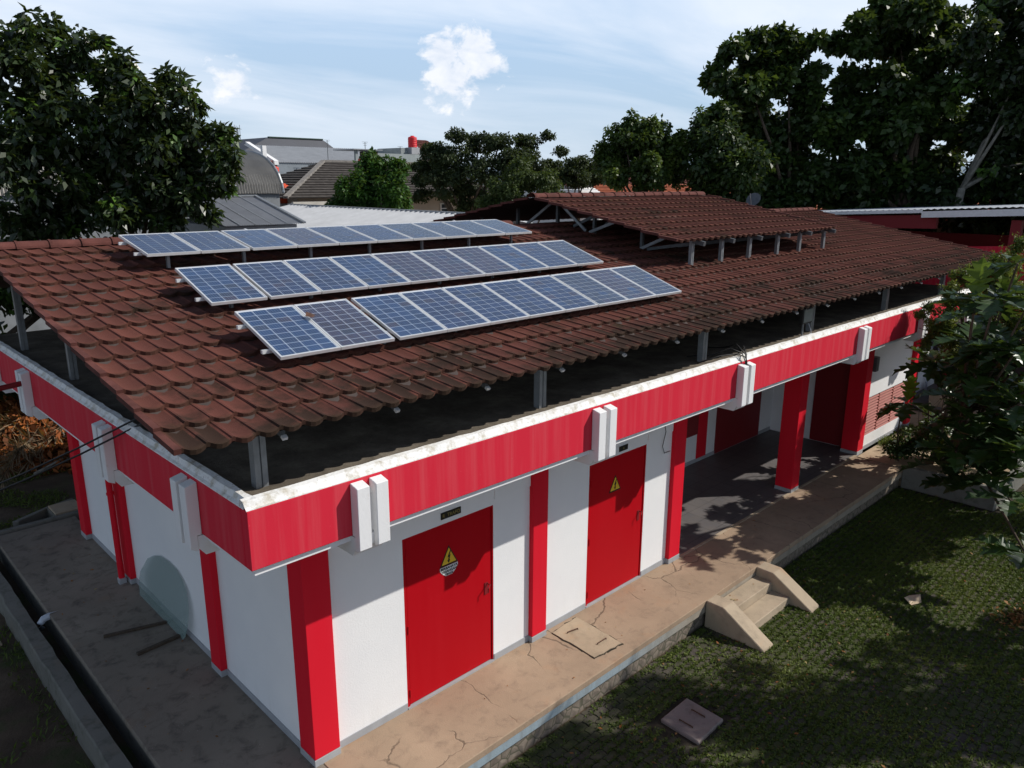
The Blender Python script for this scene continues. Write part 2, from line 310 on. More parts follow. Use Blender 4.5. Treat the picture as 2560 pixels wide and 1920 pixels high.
M['leaf_dark'] = leafmat('dark_glossy_leaves', [(0.0, (0.016, 0.030, 0.010)), (0.55, (0.030, 0.052, 0.016)), (0.85, (0.050, 0.095, 0.020)), (1.0, (0.085, 0.17, 0.025))], 0.22, 0.36, 0.5)
M['leaf_mid'] = leafmat('mid_green_leaves', [(0.0, (0.020, 0.040, 0.010)), (0.6, (0.042, 0.080, 0.016)), (1.0, (0.080, 0.135, 0.025))], 0.25, 0.45, 0.4)
M['leaf_bright'] = leafmat('bright_green_leaves', [(0.0, (0.024, 0.065, 0.010)), (0.6, (0.045, 0.120, 0.016)), (1.0, (0.075, 0.18, 0.025))], 0.3, 0.5, 0.3)
M['leaf_pale'] = leafmat('pale_olive_leaves', [(0.0, (0.030, 0.048, 0.014)), (0.6, (0.058, 0.088, 0.022)), (1.0, (0.10, 0.13, 0.035))], 0.25, 0.55, 0.3)
M['leaf_sun'] = leafmat('sunlit_round_leaves', [(0.0, (0.028, 0.055, 0.012)), (0.6, (0.062, 0.105, 0.020)), (1.0, (0.11, 0.165, 0.030))], 0.28, 0.42, 0.4)
M['leaf_olive'] = leafmat('olive_feathery_leaves', [(0.0, (0.022, 0.034, 0.014)), (0.6, (0.038, 0.058, 0.022)), (1.0, (0.060, 0.085, 0.030))], 0.2, 0.6, 0.25)
M['leaf_light'] = leafmat('light_green_small_leaves', [(0.0, (0.060, 0.095, 0.018)), (0.5, (0.11, 0.155, 0.028)), (1.0, (0.20, 0.22, 0.045))], 0.35, 0.5, 0.3)
M['leaf_big'] = leafmat('breadfruit_leaf', [(0.0, (0.018, 0.040, 0.014)), (1.0, (0.040, 0.085, 0.018))], 0.28, 0.32, 0.5)
M['leaf_yellow'] = leafmat('young_breadfruit_leaf', [(0.0, (0.09, 0.15, 0.012)), (1.0, (0.12, 0.19, 0.02))], 0.5, 0.4, 0.4)
M['grass'] = leafmat('grass', [(0.0, (0.050, 0.080, 0.018)), (0.6, (0.105, 0.145, 0.030)), (1.0, (0.18, 0.20, 0.050))], 0.3, 0.6, 0.2)
M['dry_leaf'] = leafmat('dry_leaves', [(0.0, (0.10, 0.045, 0.020)), (0.4, (0.30, 0.105, 0.030)), (0.7, (0.36, 0.20, 0.085)), (1.0, (0.40, 0.33, 0.15))], 0.25, 0.7, 0.2)
M['heap_leaf'] = leafmat('heap_of_dry_leaves', [(0.0, (0.10, 0.038, 0.018)), (0.4, (0.30, 0.095, 0.032)), (0.72, (0.42, 0.14, 0.035)), (1.0, (0.46, 0.33, 0.20))], 0.2, 0.75, 0.2)
M['frond'] = leafmat('dry_frond', [(0.0, (0.16, 0.11, 0.065)), (1.0, (0.30, 0.22, 0.14))], 0.15, 0.8, 0.2)
M['bark'] = plain('bark', (0.105, 0.080, 0.058), 0.9, 0.4, 8, 0.6, 30, 0.2)
M['bark_pale'] = plain('pale_bark', (0.20, 0.19, 0.16), 0.9, 0.4, 6, 0.6, 30, 0.2)

# ------------------------------------------------------------------ mesh helpers
WOFF = {}
def link(o, parent=None, loc=(0, 0, 0)):
    """link o; loc is a world position, turned into the parent's frame"""
    COL.objects.link(o); loc = Vector(loc)
    if parent is not None:
        o.parent = parent; o.location = loc - WOFF[parent.name]
    else: o.location = loc
    WOFF[o.name] = loc; return o
def tag(o, label=None, cat=None, group=None, kind=None):
    for k, v in (('label', label), ('category', cat), ('group', group), ('kind', kind)):
        if v: o[k] = v
    return o
def thing(name, label, cat, loc=(0, 0, 0), group=None):
    o = bpy.data.objects.new(name, None); o.empty_display_size = 0.2; link(o, None, loc); return tag(o, label, cat, group)
class MB:
    def __init__(s): s.v = []; s.f = []; s.mi = []; s.cur = 0
    def add(s, vs, fs):
        k = len(s.v); s.v += [tuple(p) for p in vs]; s.f += [tuple(i + k for i in f) for f in fs]; s.mi += [s.cur] * len(fs); return s
    def box(s, x0, x1, y0, y1, z0, z1):
        return s.add([(x0, y0, z0), (x1, y0, z0), (x1, y1, z0), (x0, y1, z0), (x0, y0, z1), (x1, y0, z1), (x1, y1, z1), (x0, y1, z1)],
                     [(0, 3, 2, 1), (4, 5, 6, 7), (0, 1, 5, 4), (1, 2, 6, 5), (2, 3, 7, 6), (3, 0, 4, 7)])
    def bar(s, a, b, w, h, up=(0, 0, 1)):
        a = Vector(a); b = Vector(b); d = (b - a).normalized(); up = Vector(up)
        if abs(d.dot(up)) > 0.98: up = Vector((1, 0, 0))
        sx = d.cross(up).normalized() * (w / 2); sy = sx.cross(d).normalized() * (h / 2)
        q = [-sx - sy, sx - sy, sx + sy, -sx + sy]
        return s.add([a + k for k in q] + [b + k for k in q], [(0, 1, 2, 3), (7, 6, 5, 4), (0, 4, 5, 1), (1, 5, 6, 2), (2, 6, 7, 3), (3, 7, 4, 0)])
    def prism(s, poly, d, tri=False):
        """poly: list of 3D points in a plane, extruded by vector d"""
        n = len(poly); d = Vector(d); vs = [Vector(p) for p in poly]; vs += [p + d for p in vs]
        return s.add(vs, [tuple(range(n - 1, -1, -1)), tuple(range(n, 2 * n))] + [(i, (i + 1) % n, (i + 1) % n + n, i + n) for i in range(n)])
    def tube(s, pts, r, n=6, cap=True):
        pts = [Vector(p) for p in pts]; rs = r if isinstance(r, (list, tuple)) else [r] * len(pts); vs = []; fs = []
        up = Vector((0, 0, 1))
        for i, p in enumerate(pts):
            d = (pts[min(i + 1, len(pts) - 1)] - pts[max(i - 1, 0)]).normalized()
            ref = up if abs(d.dot(up)) < 0.95 else Vector((1, 0, 0)); a = d.cross(ref).normalized(); b = a.cross(d).normalized()
            for k in range(n):
                t = 2 * math.pi * k / n; vs.append(p + (a * math.cos(t) + b * math.sin(t)) * rs[i])
        for i in range(len(pts) - 1):
            for k in range(n): fs.append((i * n + k, i * n + (k + 1) % n, (i + 1) * n + (k + 1) % n, (i + 1) * n + k))
        if cap: fs += [tuple(range(n - 1, -1, -1)), tuple((len(pts) - 1) * n + k for k in range(n))]
        return s.add(vs, fs)
    def lathe(s, prof, c, n=16):
        c = Vector(c); vs = []; fs = []
        for r, z in prof:
            for k in range(n): t = 2 * math.pi * k / n; vs.append(c + Vector((r * math.cos(t), r * math.sin(t), z)))
        m = len(prof)
        for i in range(m - 1):
            for k in range(n): fs.append((i * n + k, i * n + (k + 1) % n, (i + 1) * n + (k + 1) % n, (i + 1) * n + k))
        fs += [tuple(range(n - 1, -1, -1)), tuple((m - 1) * n + k for k in range(n))]
        return s.add(vs, fs)
    def build(s, name, mats, parent=None, loc=None, smooth=False, bevel=0.0, kind=None, recalc=True):
        loc = Vector(loc) if loc is not None else (WOFF[parent.name] if parent is not None else Vector((0, 0, 0)))
        me = bpy.data.meshes.new(name); me.from_pydata([tuple(Vector(p) - loc) for p in s.v], [], s.f)
        if recalc or bevel:
            bm = bmesh.new(); bm.from_mesh(me); bmesh.ops.recalc_face_normals(bm, faces=bm.faces)
            if bevel:
                es = [e for e in bm.edges if len(e.link_faces) == 2 and e.calc_face_angle(0) > 0.5]
                bmesh.ops.bevel(bm, geom=es, offset=bevel, segments=1, affect='EDGES', clamp_overlap=True)
            bm.to_mesh(me); bm.free()
        mats = mats if isinstance(mats, (list, tuple)) else [mats]
        for m in mats: me.materials.append(m)
        if len(mats) > 1 and not bevel: me.polygons.foreach_set('material_index', s.mi)
        if smooth: me.polygons.foreach_set('use_smooth', [True] * len(me.polygons))
        o = bpy.data.objects.new(name, me); link(o, parent, loc)
        if kind: o['kind'] = kind
        return o
def bulk(name, V, F, mat, parent=None, tone=None, loc=None, smooth=False):
    """numpy mesh: V (n,3), F (m,k) all faces of k corners"""
    loc = np.array(loc if loc is not None else (WOFF[parent.name] if parent is not None else (0, 0, 0)), float)
    me = bpy.data.meshes.new(name); V = np.asarray(V, np.float32) - loc.astype(np.float32); F = np.asarray(F, np.int32); m, k = F.shape
    me.vertices.add(len(V)); me.vertices.foreach_set('co', V.ravel()); me.loops.add(m * k); me.loops.foreach_set('vertex_index', F.ravel())
    me.polygons.add(m); me.polygons.foreach_set('loop_start', np.arange(0, m * k, k, dtype=np.int32))
    me.update(calc_edges=True)
    if tone is not None:
        a = me.attributes.new('tone', 'FLOAT', 'FACE'); a.data.foreach_set('value', np.asarray(tone, np.float32))
    if smooth: me.polygons.foreach_set('use_smooth', np.ones(m, bool))
    me.materials.append(mat); o = bpy.data.objects.new(name, me); return link(o, parent, tuple(loc))
def leaves(P, Nrm, T, size, asp=0.45, fold=0.12):
    """diamond leaf quads at P with normal Nrm, length direction T"""
    n = len(P); T = T - Nrm * (T * Nrm).sum(1, keepdims=True); T /= np.linalg.norm(T, axis=1, keepdims=True) + 1e-9
    B = np.cross(Nrm, T); L = size[:, None]
    V = np.empty((n, 4, 3)); V[:, 0] = P; V[:, 1] = P + T * L * 0.5 + B * L * asp * 0.5 + Nrm * L * fold
    V[:, 2] = P + T * L; V[:, 3] = P + T * L * 0.5 - B * L * asp * 0.5 + Nrm * L * fold
    return V.reshape(-1, 3), np.arange(n * 4).reshape(-1, 4)
def unit(n, rng):
    v = rng.normal(size=(n, 3)); return v / np.linalg.norm(v, axis=1, keepdims=True)
def crown(clumps, n, size, seed, asp=0.45, droop=0.3, up=0.5, flat=1.0, shell=0.55, bright=0.12, rosette=0):
    rng = np.random.RandomState(seed); C = np.array([c[:3] for c in clumps]); Rr = np.array([c[3] for c in clumps])
    w = Rr ** 2; idx = rng.choice(len(C), n, p=w / w.sum()); d = unit(n, rng)
    # each clump breaks into smaller sprays, so that outlines stay ragged and the sky shows through
    k = 14; sub = unit(len(C) * k, rng).reshape(len(C), k, 3) * (rng.uniform(0.35, 1.0, (len(C), k, 1)) ** 0.6)
    si = rng.randint(0, k, n); cen = C[idx] + sub[idx, si] * Rr[idx][:, None] * np.array([1, 1, flat]) * 0.85
    rad = Rr[idx] * rng.uniform(0.22, 0.46, n) * (shell + (1 - shell) * rng.uniform(0, 1, n))
    P = cen + d * rad[:, None] * np.array([1, 1, flat])
    ctone = rng.uniform(0, 1, (len(C), k)); ctone = (ctone > 1 - bright) * 0.45 + ctone * 0.28
    Nn = d * 0.7 + np.array([0, 0, up]) + rng.normal(size=(n, 3)) * 0.55; Nn /= np.linalg.norm(Nn, axis=1, keepdims=True)
    T = d + rng.normal(size=(n, 3)) * 0.6 + np.array([0, 0, -droop])
    V, F = leaves(P, Nn, T, size * rng.uniform(0.65, 1.25, n), asp)
    tone = np.clip(ctone[idx, si] + rng.uniform(0, 0.42, n) - 0.03, 0, 1)
    return V, F, tone
def tree(name, label, cat, clumps, base, n, size, mat, seed, trunk_r=0.2, bark='bark', group=None, limbs=10, fork=None, **kw):
    b = Vector(base); t = thing(name, label, cat, b, group)
    V, F, tone = crown(clumps, n, size, seed, **kw); bulk('crown', V, F, mat, t, tone)
    rng = random.Random(seed); mb = MB(); top = Vector(fork) if fork else b + Vector((rng.uniform(-.3, .3), rng.uniform(-.3, .3), max(1.5, (np.mean([c[2] for c in clumps]) - b.z) * 0.55)))
    mb.tube([b - Vector((0, 0, .1)), b.lerp(top, .5) + Vector((rng.uniform(-.1, .1), rng.uniform(-.1, .1), 0)), top], [trunk_r * 1.25, trunk_r, trunk_r * .8], 8)
    ch = sorted(clumps, key=lambda c: -c[3])[:limbs]
    for c in ch:
        e = Vector(c[:3]); m = top.lerp(e, .5) + Vector((rng.uniform(-.3, .3), rng.uniform(-.3, .3), rng.uniform(0, .4)))
        mb.tube([top - Vector((0, 0, .05)), m, e], [trunk_r * .5, trunk_r * .3, trunk_r * .1], 5)
    mb.build('trunk', M[bark], t, smooth=True, recalc=False); return t

# ------------------------------------------------------------------ the ground
W0 = 0.47
def sheet(name, pts, z, mat, parent=None, kind='structure'):
    m = MB(); m.add([(x, y, z) for x, y in pts], [tuple(range(len(pts)))]); return m.build(name, mat, parent, kind=kind if parent is None else None, recalc=False)
sheet('ground', [(-900, -900), (900, -900), (900, 900), (-900, 900)], -0.03, M['soil'])
sheet('courtyard_bed', [(1.2, -14), (16.45, -14), (16.45, -0.2), (1.2, -0.2)], -0.012, M['joint'])
m = MB(); m.prism([(16.52, -2.15, -0.3), (45, -2.15, -0.3), (45, 30, -0.3), (20.3, 30, -0.3), (20.3, 1.0, -0.3), (16.52, 0.98, -0.3)], (0, 0, 0.3 + W0 - 0.02)); m.build('sandy_terrace', M['sand'], kind='structure')

# ------------------------------------------------------------------ walkway and side platform
wk = MB(); wk.prism([(1.103, -0.17, W0 - .10), (16.40, -0.17, W0 - .10), (16.40, 1.2, W0 - .10), (1.103, 1.2, W0 - .10)], (0, 0, .10))
walk = wk.build('walkway', M['walk'], kind='structure', bevel=0.008)
m = MB(); m.prism([(1.103, -0.166, W0 - .22), (16.40, -0.166, W0 - .22), (16.40, 0.9, W0 - .22), (1.103, 0.9, W0 - .22)], (0, 0, .118)); m.build('walkway_edge_beam', M['apron'], walk)
m = MB(); m.prism([(1.11, -0.12, -.05), (16.40, -0.12, -.05), (16.40, 0.9, -.05), (1.11, 0.9, -.05)], (0, 0, .297)); m.build('rubble_base', M['stones'], walk)
m = MB(); m.prism([(-0.33, -6.0, W0 - .09), (1.10, -6.0, W0 - .09), (1.10, 10.72, W0 - .09), (-0.33, 10.72, W0 - .09)], (0, 0, .09))
plat = m.build('side_platform', M['platform'], kind='structure', bevel=0.012)
m = MB(); m.prism([(-0.30, -6.0, -.4), (0.9, -6.0, -.4), (0.9, 10.70, -.4), (-0.30, 10.70, -.4)], (0, 0, .4 + W0 - .095)); m.build('platform_side', M['drain'], plat)
m = MB(); m.box(-0.53, -0.30, -6, 10.7, -.42, -.25); m.build('drain_bed', M['drain'], kind='structure')
# low wall on the far side of the drain, with a wobbling broken edge
m = MB(); ys = [-6 + i * 0.28 for i in range(60)]; rw = random.Random(3)
pr = [(-0.53 + rw.uniform(-.012, .012), -0.735 + rw.uniform(-.02, .02), 0.37 + rw.uniform(-.012, .012)) for _ in ys]
vs = []; fs = []
for (a, b, z), y in zip(pr, ys): vs += [(a, y, -.4), (a, y, z), (b + .02, y, z), (b, y, z - .03), (b - .01, y, -.2)]
for i in range(len(ys) - 1):
    for k in range(4): fs.append((i * 5 + k, i * 5 + k + 1, i * 5 + k + 6, i * 5 + k + 5))
m.add(vs, fs); dw = m.build('drain_wall', M['drain'], recalc=True); tag(dw, 'low rough concrete wall running along the drain beside the left platform', 'wall')
m = MB(); m.box(-1.3, 2.2, 10.80, 10.93, .1, W0 + .03); m.box(-1.3, 2.2, 10.75, 10.80, .1, W0 - .05)
tag(m.build('edge_kerb', M['drain'], bevel=.01), 'narrow concrete kerb across the far end of the left platform', 'kerb')

# ------------------------------------------------------------------ the electrical building
BL = thing('substation_building', 'low red and white building with tiled hip-free roof and red steel doors', 'building', (8.0, 4.0, 0))
BL['label'] = 'long red and white building with brown tiled roof, red doors and deep fascia'
ZF0, ZF1 = 3.80, 4.38; FX = 21.2; FY = 10.7
def ubox(name, mat, x0, x1, y0, y1, z0, z1, bevel=0.0, parent=None):
    m = MB(); m.box(x0, x1, y0, y1, z0, z1); return m.build(name, M[mat] if isinstance(mat, str) else mat, parent or BL, bevel=bevel)
# fascia beams
ubox('fascia_beam', 'red', 0, FX, 0, .11, ZF0, ZF1, .006)
ubox('fascia_beam', 'red', 0, .11, .112, FY, ZF0, ZF1, .006)
ubox('fascia_beam', 'red', .112, FX, FY - .11, FY, ZF0, ZF1)
ubox('fascia_beam', 'red', FX - .11, FX, .112, FY - .112, ZF0, ZF1)
# white drip strip below the red
ubox('drip_strip', 'white_trim', .045, FX - .05, .045, .10, ZF0 - .075, ZF0 - .001)
ubox('drip_strip', 'white_trim', .045, .10, .102, FY - .1, ZF0 - .075, ZF0 - .001)
def coping_run(P, q, length, seed):
    """weathered kerb on top of the fascia; P start, q unit along, profile points (across, z)"""
    rg = random.Random(seed); P = Vector(P); q = Vector(q); ac = Vector((0, 1, 0)) if abs(q.x) > .5 else Vector((1, 0, 0)); m = MB(); vs = []; fs = []
    n = int(length / .16) + 1
    for i in range(n + 1):
        p = P + q * (length * i / n); j = lambda a: rg.uniform(-a, a)
        for a, z in ((.002, ZF1 + .001), (.004, ZF1 + .012 + j(.003)), (.028 + j(.004), ZF1 + .028), (.055 + j(.006), ZF1 + .078 + j(.004)), (.115 + j(.01), ZF1 + .085 + j(.003)), (.135 + j(.014), ZF1 + .035), (.14, ZF1 - .02)):
            vs.append(p + ac * a + Vector((0, 0, z)))
    for i in range(n):
        for k in range(6): fs.append((i * 7 + k, i * 7 + k + 1, i * 7 + k + 8, i * 7 + k + 7))
    m.add(vs, fs); return m.build('coping', M['coping'], BL, smooth=False)
coping_run((.0, 0, 0), (1, 0, 0), FX, 1); coping_run((0, .06, 0), (0, 1, 0), FY - .06, 2)
# roof slab and soffit
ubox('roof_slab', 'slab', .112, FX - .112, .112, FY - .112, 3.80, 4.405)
m = MB(); m.add([(.10, .10, 3.738), (FX - .1, .10, 3.738), (FX - .1, FY - .1, 3.738), (.10, FY - .1, 3.738)], [(3, 2, 1, 0)]); m.build('soffit', M['soffit'], BL, recalc=False)
# columns
COLS = [(1.0, 1.345, 1.0, 1.34), (4.67, 4.98, 1.0, 1.34), (8.22, 8.56, 1.0, 1.36), (12.96, 13.31, 1.0, 1.39), (16.53, 16.885, 1.0, 1.42), (19.86, 20.21, 1.0, 1.36),
        (.95, 1.28, 3.43, 3.75), (.95, 1.28, 6.98, 7.30), (.93, 1.28, 9.36, 9.68)]
for (a, b, c, d) in COLS:
    k = ubox('column', 'red_column', a, b, c, d, W0 + .09, 3.80, .006); ubox('plinth', 'skirting', a - .005, b + .005, c - .005, d + .005, W0 - .02, W0 + .089, .003, k)
# front wall bays with door openings (U-shaped), side wall, back, right
def ubay(x0, x1, dx0, dx1, dz, y=1.08, th=.16):
    m = MB(); m.prism([(x0, y, W0), (dx0, y, W0), (dx0, y, dz), (dx1, y, dz), (dx1, y, W0), (x1, y, W0), (x1, y, 3.76), (x0, y, 3.76)], (0, th, 0)); return m.build('wall', M['white'], BL)
ubay(1.345, 4.67, 2.415, 3.955, 2.905); ubay(4.98, 8.22, 5.995, 7.48, 2.935)
ubox('wall', 'white', 1.04, 1.20, 1.34, 9.36, W0, 3.76); ubox('wall', 'white', 1.28, 20.0, 9.45, 9.62, W0, 3.76)
ubox('wall', 'white', 20.05, 20.2, 1.36, 9.4, W0, 3.76)
ubox('lintel', 'white', 3.975, 4.668, 1.062, 1.079, 2.985, 3.735); ubox('lintel', 'white', 7.50, 8.218, 1.062, 1.079, 3.0, 3.735)
for (a, b) in ((1.35, 2.41), (3.96, 4.665), (4.985, 5.99), (7.485, 8.215)): ubox('skirting', 'skirting', a, b, 1.068, 1.079, W0 - .01, W0 + .10, .002)
for (a, b) in ((1.345, 3.425), (3.755, 6.975), (7.305, 9.355)): ubox('skirting', 'skirting', 1.026, 1.039, a, b, W0 - .01, W0 + .10, .002)
# the open hall
ubox('hall_floor', 'hall_floor', 8.40, 16.90, 1.005, 3.57, W0 - .1, W0 + .006); ubox('hall_threshold', 'step', 8.56, 16.53, .985, 1.045, W0 - .1, W0 + .010)
ubox('wall', 'white', 8.24, 16.9, 3.57, 3.72, W0, 3.76); ubox('wall', 'white', 16.89, 17.02, 1.42, 3.57, W0, 3.76); ubox('wall', 'white', 8.24, 8.40, 1.36, 3.57, W0, 3.76)
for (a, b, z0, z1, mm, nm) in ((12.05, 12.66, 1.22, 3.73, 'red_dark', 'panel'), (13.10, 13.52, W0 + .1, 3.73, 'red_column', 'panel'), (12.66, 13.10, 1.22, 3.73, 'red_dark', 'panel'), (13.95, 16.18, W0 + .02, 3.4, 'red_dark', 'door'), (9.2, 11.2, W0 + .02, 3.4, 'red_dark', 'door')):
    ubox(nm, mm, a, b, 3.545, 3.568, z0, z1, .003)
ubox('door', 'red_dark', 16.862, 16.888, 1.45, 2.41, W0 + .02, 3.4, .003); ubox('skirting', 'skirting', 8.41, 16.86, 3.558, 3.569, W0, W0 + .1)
# louvre bay
m = MB(); m.box(16.9, 19.86, 1.08, 1.24, W0, .83); m.box(16.9, 19.86, 1.08, 1.24, 1.875, 3.76); m.box(16.9, 19.86, 1.20, 1.24, .83, 1.875); m.build('wall', M['white'], BL)
ubox('skirting', 'skirting', 16.9, 19.855, 1.066, 1.079, W0 - .01, W0 + .09)
lp = ubox('louver_panel', 'black_plate', 16.9, 19.78, 1.185, 1.198, .832, 1.873)  # black backing stands in for the shade in the gaps between slats
for xm in (17.86, 18.82): ubox('mullion', 'louver', xm - .018, xm + .018, 1.09, 1.184, .832, 1.873, 0, lp)
ubox('mullion', 'white', 19.782, 19.858, 1.09, 1.184, .832, 1.873, 0, lp)
sm = MB()
sm.add([(0, .0, -.024), (.92, .0, -.024), (.92, .05, .016), (0, .05, .016), (0, .006, -.031), (.92, .006, -.031), (.92, .056, .009), (0, .056, .009)], [(0, 3, 2, 1), (4, 5, 6, 7), (0, 1, 5, 4), (1, 2, 6, 5), (2, 3, 7, 6), (3, 0, 4, 7)])
slat0 = sm.build('slat', M['louver'], lp, loc=(0, 0, 0)); slat_me = slat0.data; bpy.data.objects.remove(slat0)
for xs in (16.905, 17.882, 18.842):
    for k in range(13): link(bpy.data.objects.new('slat', slat_me), lp, (xs, 1.083, .872 + k * .0795))
ubox('meter_box', 'steel_dark', 16.93, 17.12, .94, 1.079, 2.60, 2.97, .008)

# doors
def text_mesh(body, size, loc, mat, parent, name='lettering', bold=0.0, sx=1.0, shear=0.0, align='CENTER'):
    cu = bpy.data.curves.new(name, 'FONT'); cu.body = body; cu.size = size; cu.align_x = align; cu.offset = bold; cu.shear = shear; cu.extrude = .0008
    ob = bpy.data.objects.new(name, cu); COL.objects.link(ob); bpy.context.view_layer.update()
    me = bpy.data.meshes.new_from_object(ob.evaluated_get(bpy.context.evaluated_depsgraph_get())); bpy.data.objects.remove(ob)
    for v in me.vertices: v.co = Vector((v.co.x * sx, -v.co.z, v.co.y))
    me.materials.clear(); me.materials.append(mat); o = bpy.data.objects.new(name, me); return link(o, parent, loc)
def poly_y(pts, y, th, name, mat, parent):
    m = MB(); m.prism([(x, y, z) for x, z in pts], (0, -th, 0)); return m.build(name, mat, parent)
def door(x0, x1, zt, sign_x, sign_z, words):
    d = ubox('door', 'red_door', x0 + .055, x1 - .03, 1.098, 1.135, W0 + .03, zt - .035, .004)
    fr = MB(); fr.box(x0, x0 + .045, 1.085, 1.15, W0 + .01, zt); fr.box(x1 - .022, x1, 1.085, 1.15, W0 + .01, zt); fr.box(x0 + .045, x1 - .022, 1.085, 1.15, zt - .03, zt); fr.build('door_frame', M['red_door'], d)
    ubox('threshold', 'skirting', x0, x1, 1.06, 1.2, W0 - .05, W0 + .022, 0, d)
    for z in (W0 + .16, W0 + 1.1, W0 + 2.1):
        h = MB(); h.tube([(x0 + .05, 1.082, z), (x0 + .05, 1.082, z + .11)], .013, 8); h.build('hinge', M['red_door'], d, smooth=False)
    hd = MB(); xh = x1 - .13; zh = W0 + 1.26
    hd.box(xh - .03, xh + .03, 1.088, 1.097, zh - .14, zh + .04); hd.tube([(xh + .02, 1.09, zh + .02), (xh + .02, 1.03, zh + .02), (xh - .03, 1.01, zh - .01), (xh - .03, 1.01, zh - .07)], .010, 6); hd.build('handle', M['red_dark'], d)
    # warning triangle
    w = .155; hh = .285; x, z = sign_x, sign_z
    s = poly_y([(x - w, z), (x + w, z), (x, z + hh)], 1.0965, .002, 'warning_sign', M['sign_black'], d)
    poly_y([(x - w * .78, z + .026), (x + w * .78, z + .026), (x, z + hh * .87)], 1.0935, .0015, 'sign_field', M['sign_yellow'], s)if False else None
    o = poly_y([(x - w * .80, z + .025), (x + w * .80, z + .025), (x, z + hh * .875)], 1.0930, .0015, 'warning_field', M['sign_yellow'], d)
    b = [(x + .018, z + .205), (x - .028, z + .115), (x - .004, z + .122), (x - .018, z + .070), (x - .034, z + .076), (x + .000, z + .030), (x + .018, z + .082), (x + .004, z + .080), (x + .030, z + .150), (x + .006, z + .142), (x + .036, z + .200)]
    poly_y(b, 1.0905, .0012, 'lightning_bolt', M['sign_black'], d)
    if words:
        poly_y([(x - w * .98, z - .006), (x + w * .98, z - .006), (x + w * .98, z - .045), (x + w * .72, z - .10), (x + w * .36, z - .146), (x - w * .36, z - .146), (x - w * .74, z - .10), (x - w * .98, z - .05)], 1.0955, .0015, 'sign_plate', M['sign_white'], d)
        for txt, dz, sz, sx in (('BERBAHAYA', -.049, .050, 1.02), ('TEGANGAN', -.095, .046, 1.02), ('TINGGI', -.138, .042, .95)):
            text_mesh(txt, sz, (x, 1.0925, z + dz), M['sign_black'], d, 'lettering', .0016, sx)
    return d
door(2.415, 3.955, 2.905, 3.166, 2.285, True); door(5.995, 7.48, 2.935, 6.675, 2.315, False)
def plate(x0, x1, z0, z1, txt, size):
    p = ubox('name_plate', 'black_plate', x0, x1, 1.066, 1.079, z0, z1, .002)
    text_mesh(txt, size, ((x0 + x1) / 2, 1.0645, z0 + (z1 - z0) * .26), M['gold'], p, 'lettering', .0008)
plate(3.03, 3.365, 2.975, 3.068, 'R  TRAFO', .068); plate(6.72, 6.94, 2.985, 3.075, 'R', .055)
# roof-edge brackets: paired fins with a stub beam behind
def bracket(kind, c, w=.145, gap=.075):
    """c: centre along the fascia; kind 'f' front, 'l' left"""
    def P(a, d, z): return (a, d, z) if kind == 'f' else (d, a, z)
    root = None; a0 = c - w - gap / 2; a1 = c + w + gap / 2
    m = MB(); m.prism([P(a0 + .006, .044, 3.79), P(a0 + .006, -.045, 3.79), P(a0 + .006, -.045, 3.665), P(a0 + .006, .02, 3.572), P(a0 + .006, 1.04, 3.572), P(a0 + .006, 1.04, 3.79)], P(a1 - a0 - .012, 0, 0)); 
    m.box(*(lambda p, q: (min(p[0], q[0]), max(p[0], q[0]), min(p[1], q[1]), max(p[1], q[1]), p[2], q[2]))(P(a0 + .02, -.022, 3.79), P(a1 - .02, -.002, 4.26)))
    root = m.build('bracket', M['white_trim'], BL)
    for s0 in (a0, c + gap / 2):
        f = MB(); f.prism([P(s0, -.002, 4.355), P(s0, -.125, 4.325), P(s0, -.125, 3.67), P(s0, -.046, 3.63), P(s0, -.046, 3.80), P(s0, -.002, 3.80)], P(w, 0, 0)); f.build('fin', M['white_trim'], root, bevel=.005)
for c in (1.235, 4.885, 8.515, 13.28, 16.75, 20.1): bracket('f', c)
for c in (1.24, 3.68, 7.42, 9.55): bracket('l', c)
# drain pipe on the left columns, spout
m = MB(); m.tube([(.86, 7.16, W0 + .09), (.86, 7.16, 2.2), (.86, 7.16, 3.7)], .05, 10); m.tube([(.86, 7.16, 2.1), (.86, 7.16, 2.14)], .062, 10); dp = m.build('drain_pipe', M['red_column'], BL, smooth=False)
ubox('pipe_foot', 'skirting', .80, .92, 7.10, 7.22, W0 - .01, W0 + .1, .01, dp)
m = MB(); m.tube([(.05, 7.30, 4.19), (-.42, 7.28, 4.15)], .042, 10); m.build('spout', M['red_dark'], BL)
# roof posts on the slab, rafters
def cpost(x, y, z0, z1, w=.125, d=.10, name='roof_post', mat='galv'):
    m = MB(); m.box(x - w / 2, x - .008, y - d / 2, y + d / 2, z0, z1); m.box(x + .008, x + w / 2, y - d / 2, y + d / 2, z0, z1); m.box(x - .0079, x + .0079, y - d / 2 + .02, y + d / 2 - .01, z0, z1)
    return m.build(name, M[mat], BL)
def roof_z(y): return RO.z - .05 + (y - RO.y) * math.tan(PIT)
for x in (.345, 4.16, 7.93, 11.75, 15.5, 19.3): cpost(x, .42, 4.405, roof_z(.42) - .02)
for y in (3.2, 6.03, 8.8): cpost(.30, y, 4.405, (roof_z(y) if y < 6.15 else roof_z(12.3 - y)) - .02, .10)
for x in (4.16, 7.93, 11.75, 15.5, 19.3, 22.0):
    for y in (3.2, 6.15): cpost(x, y, 4.405, roof_z(y) - .04) if x < 21 else None
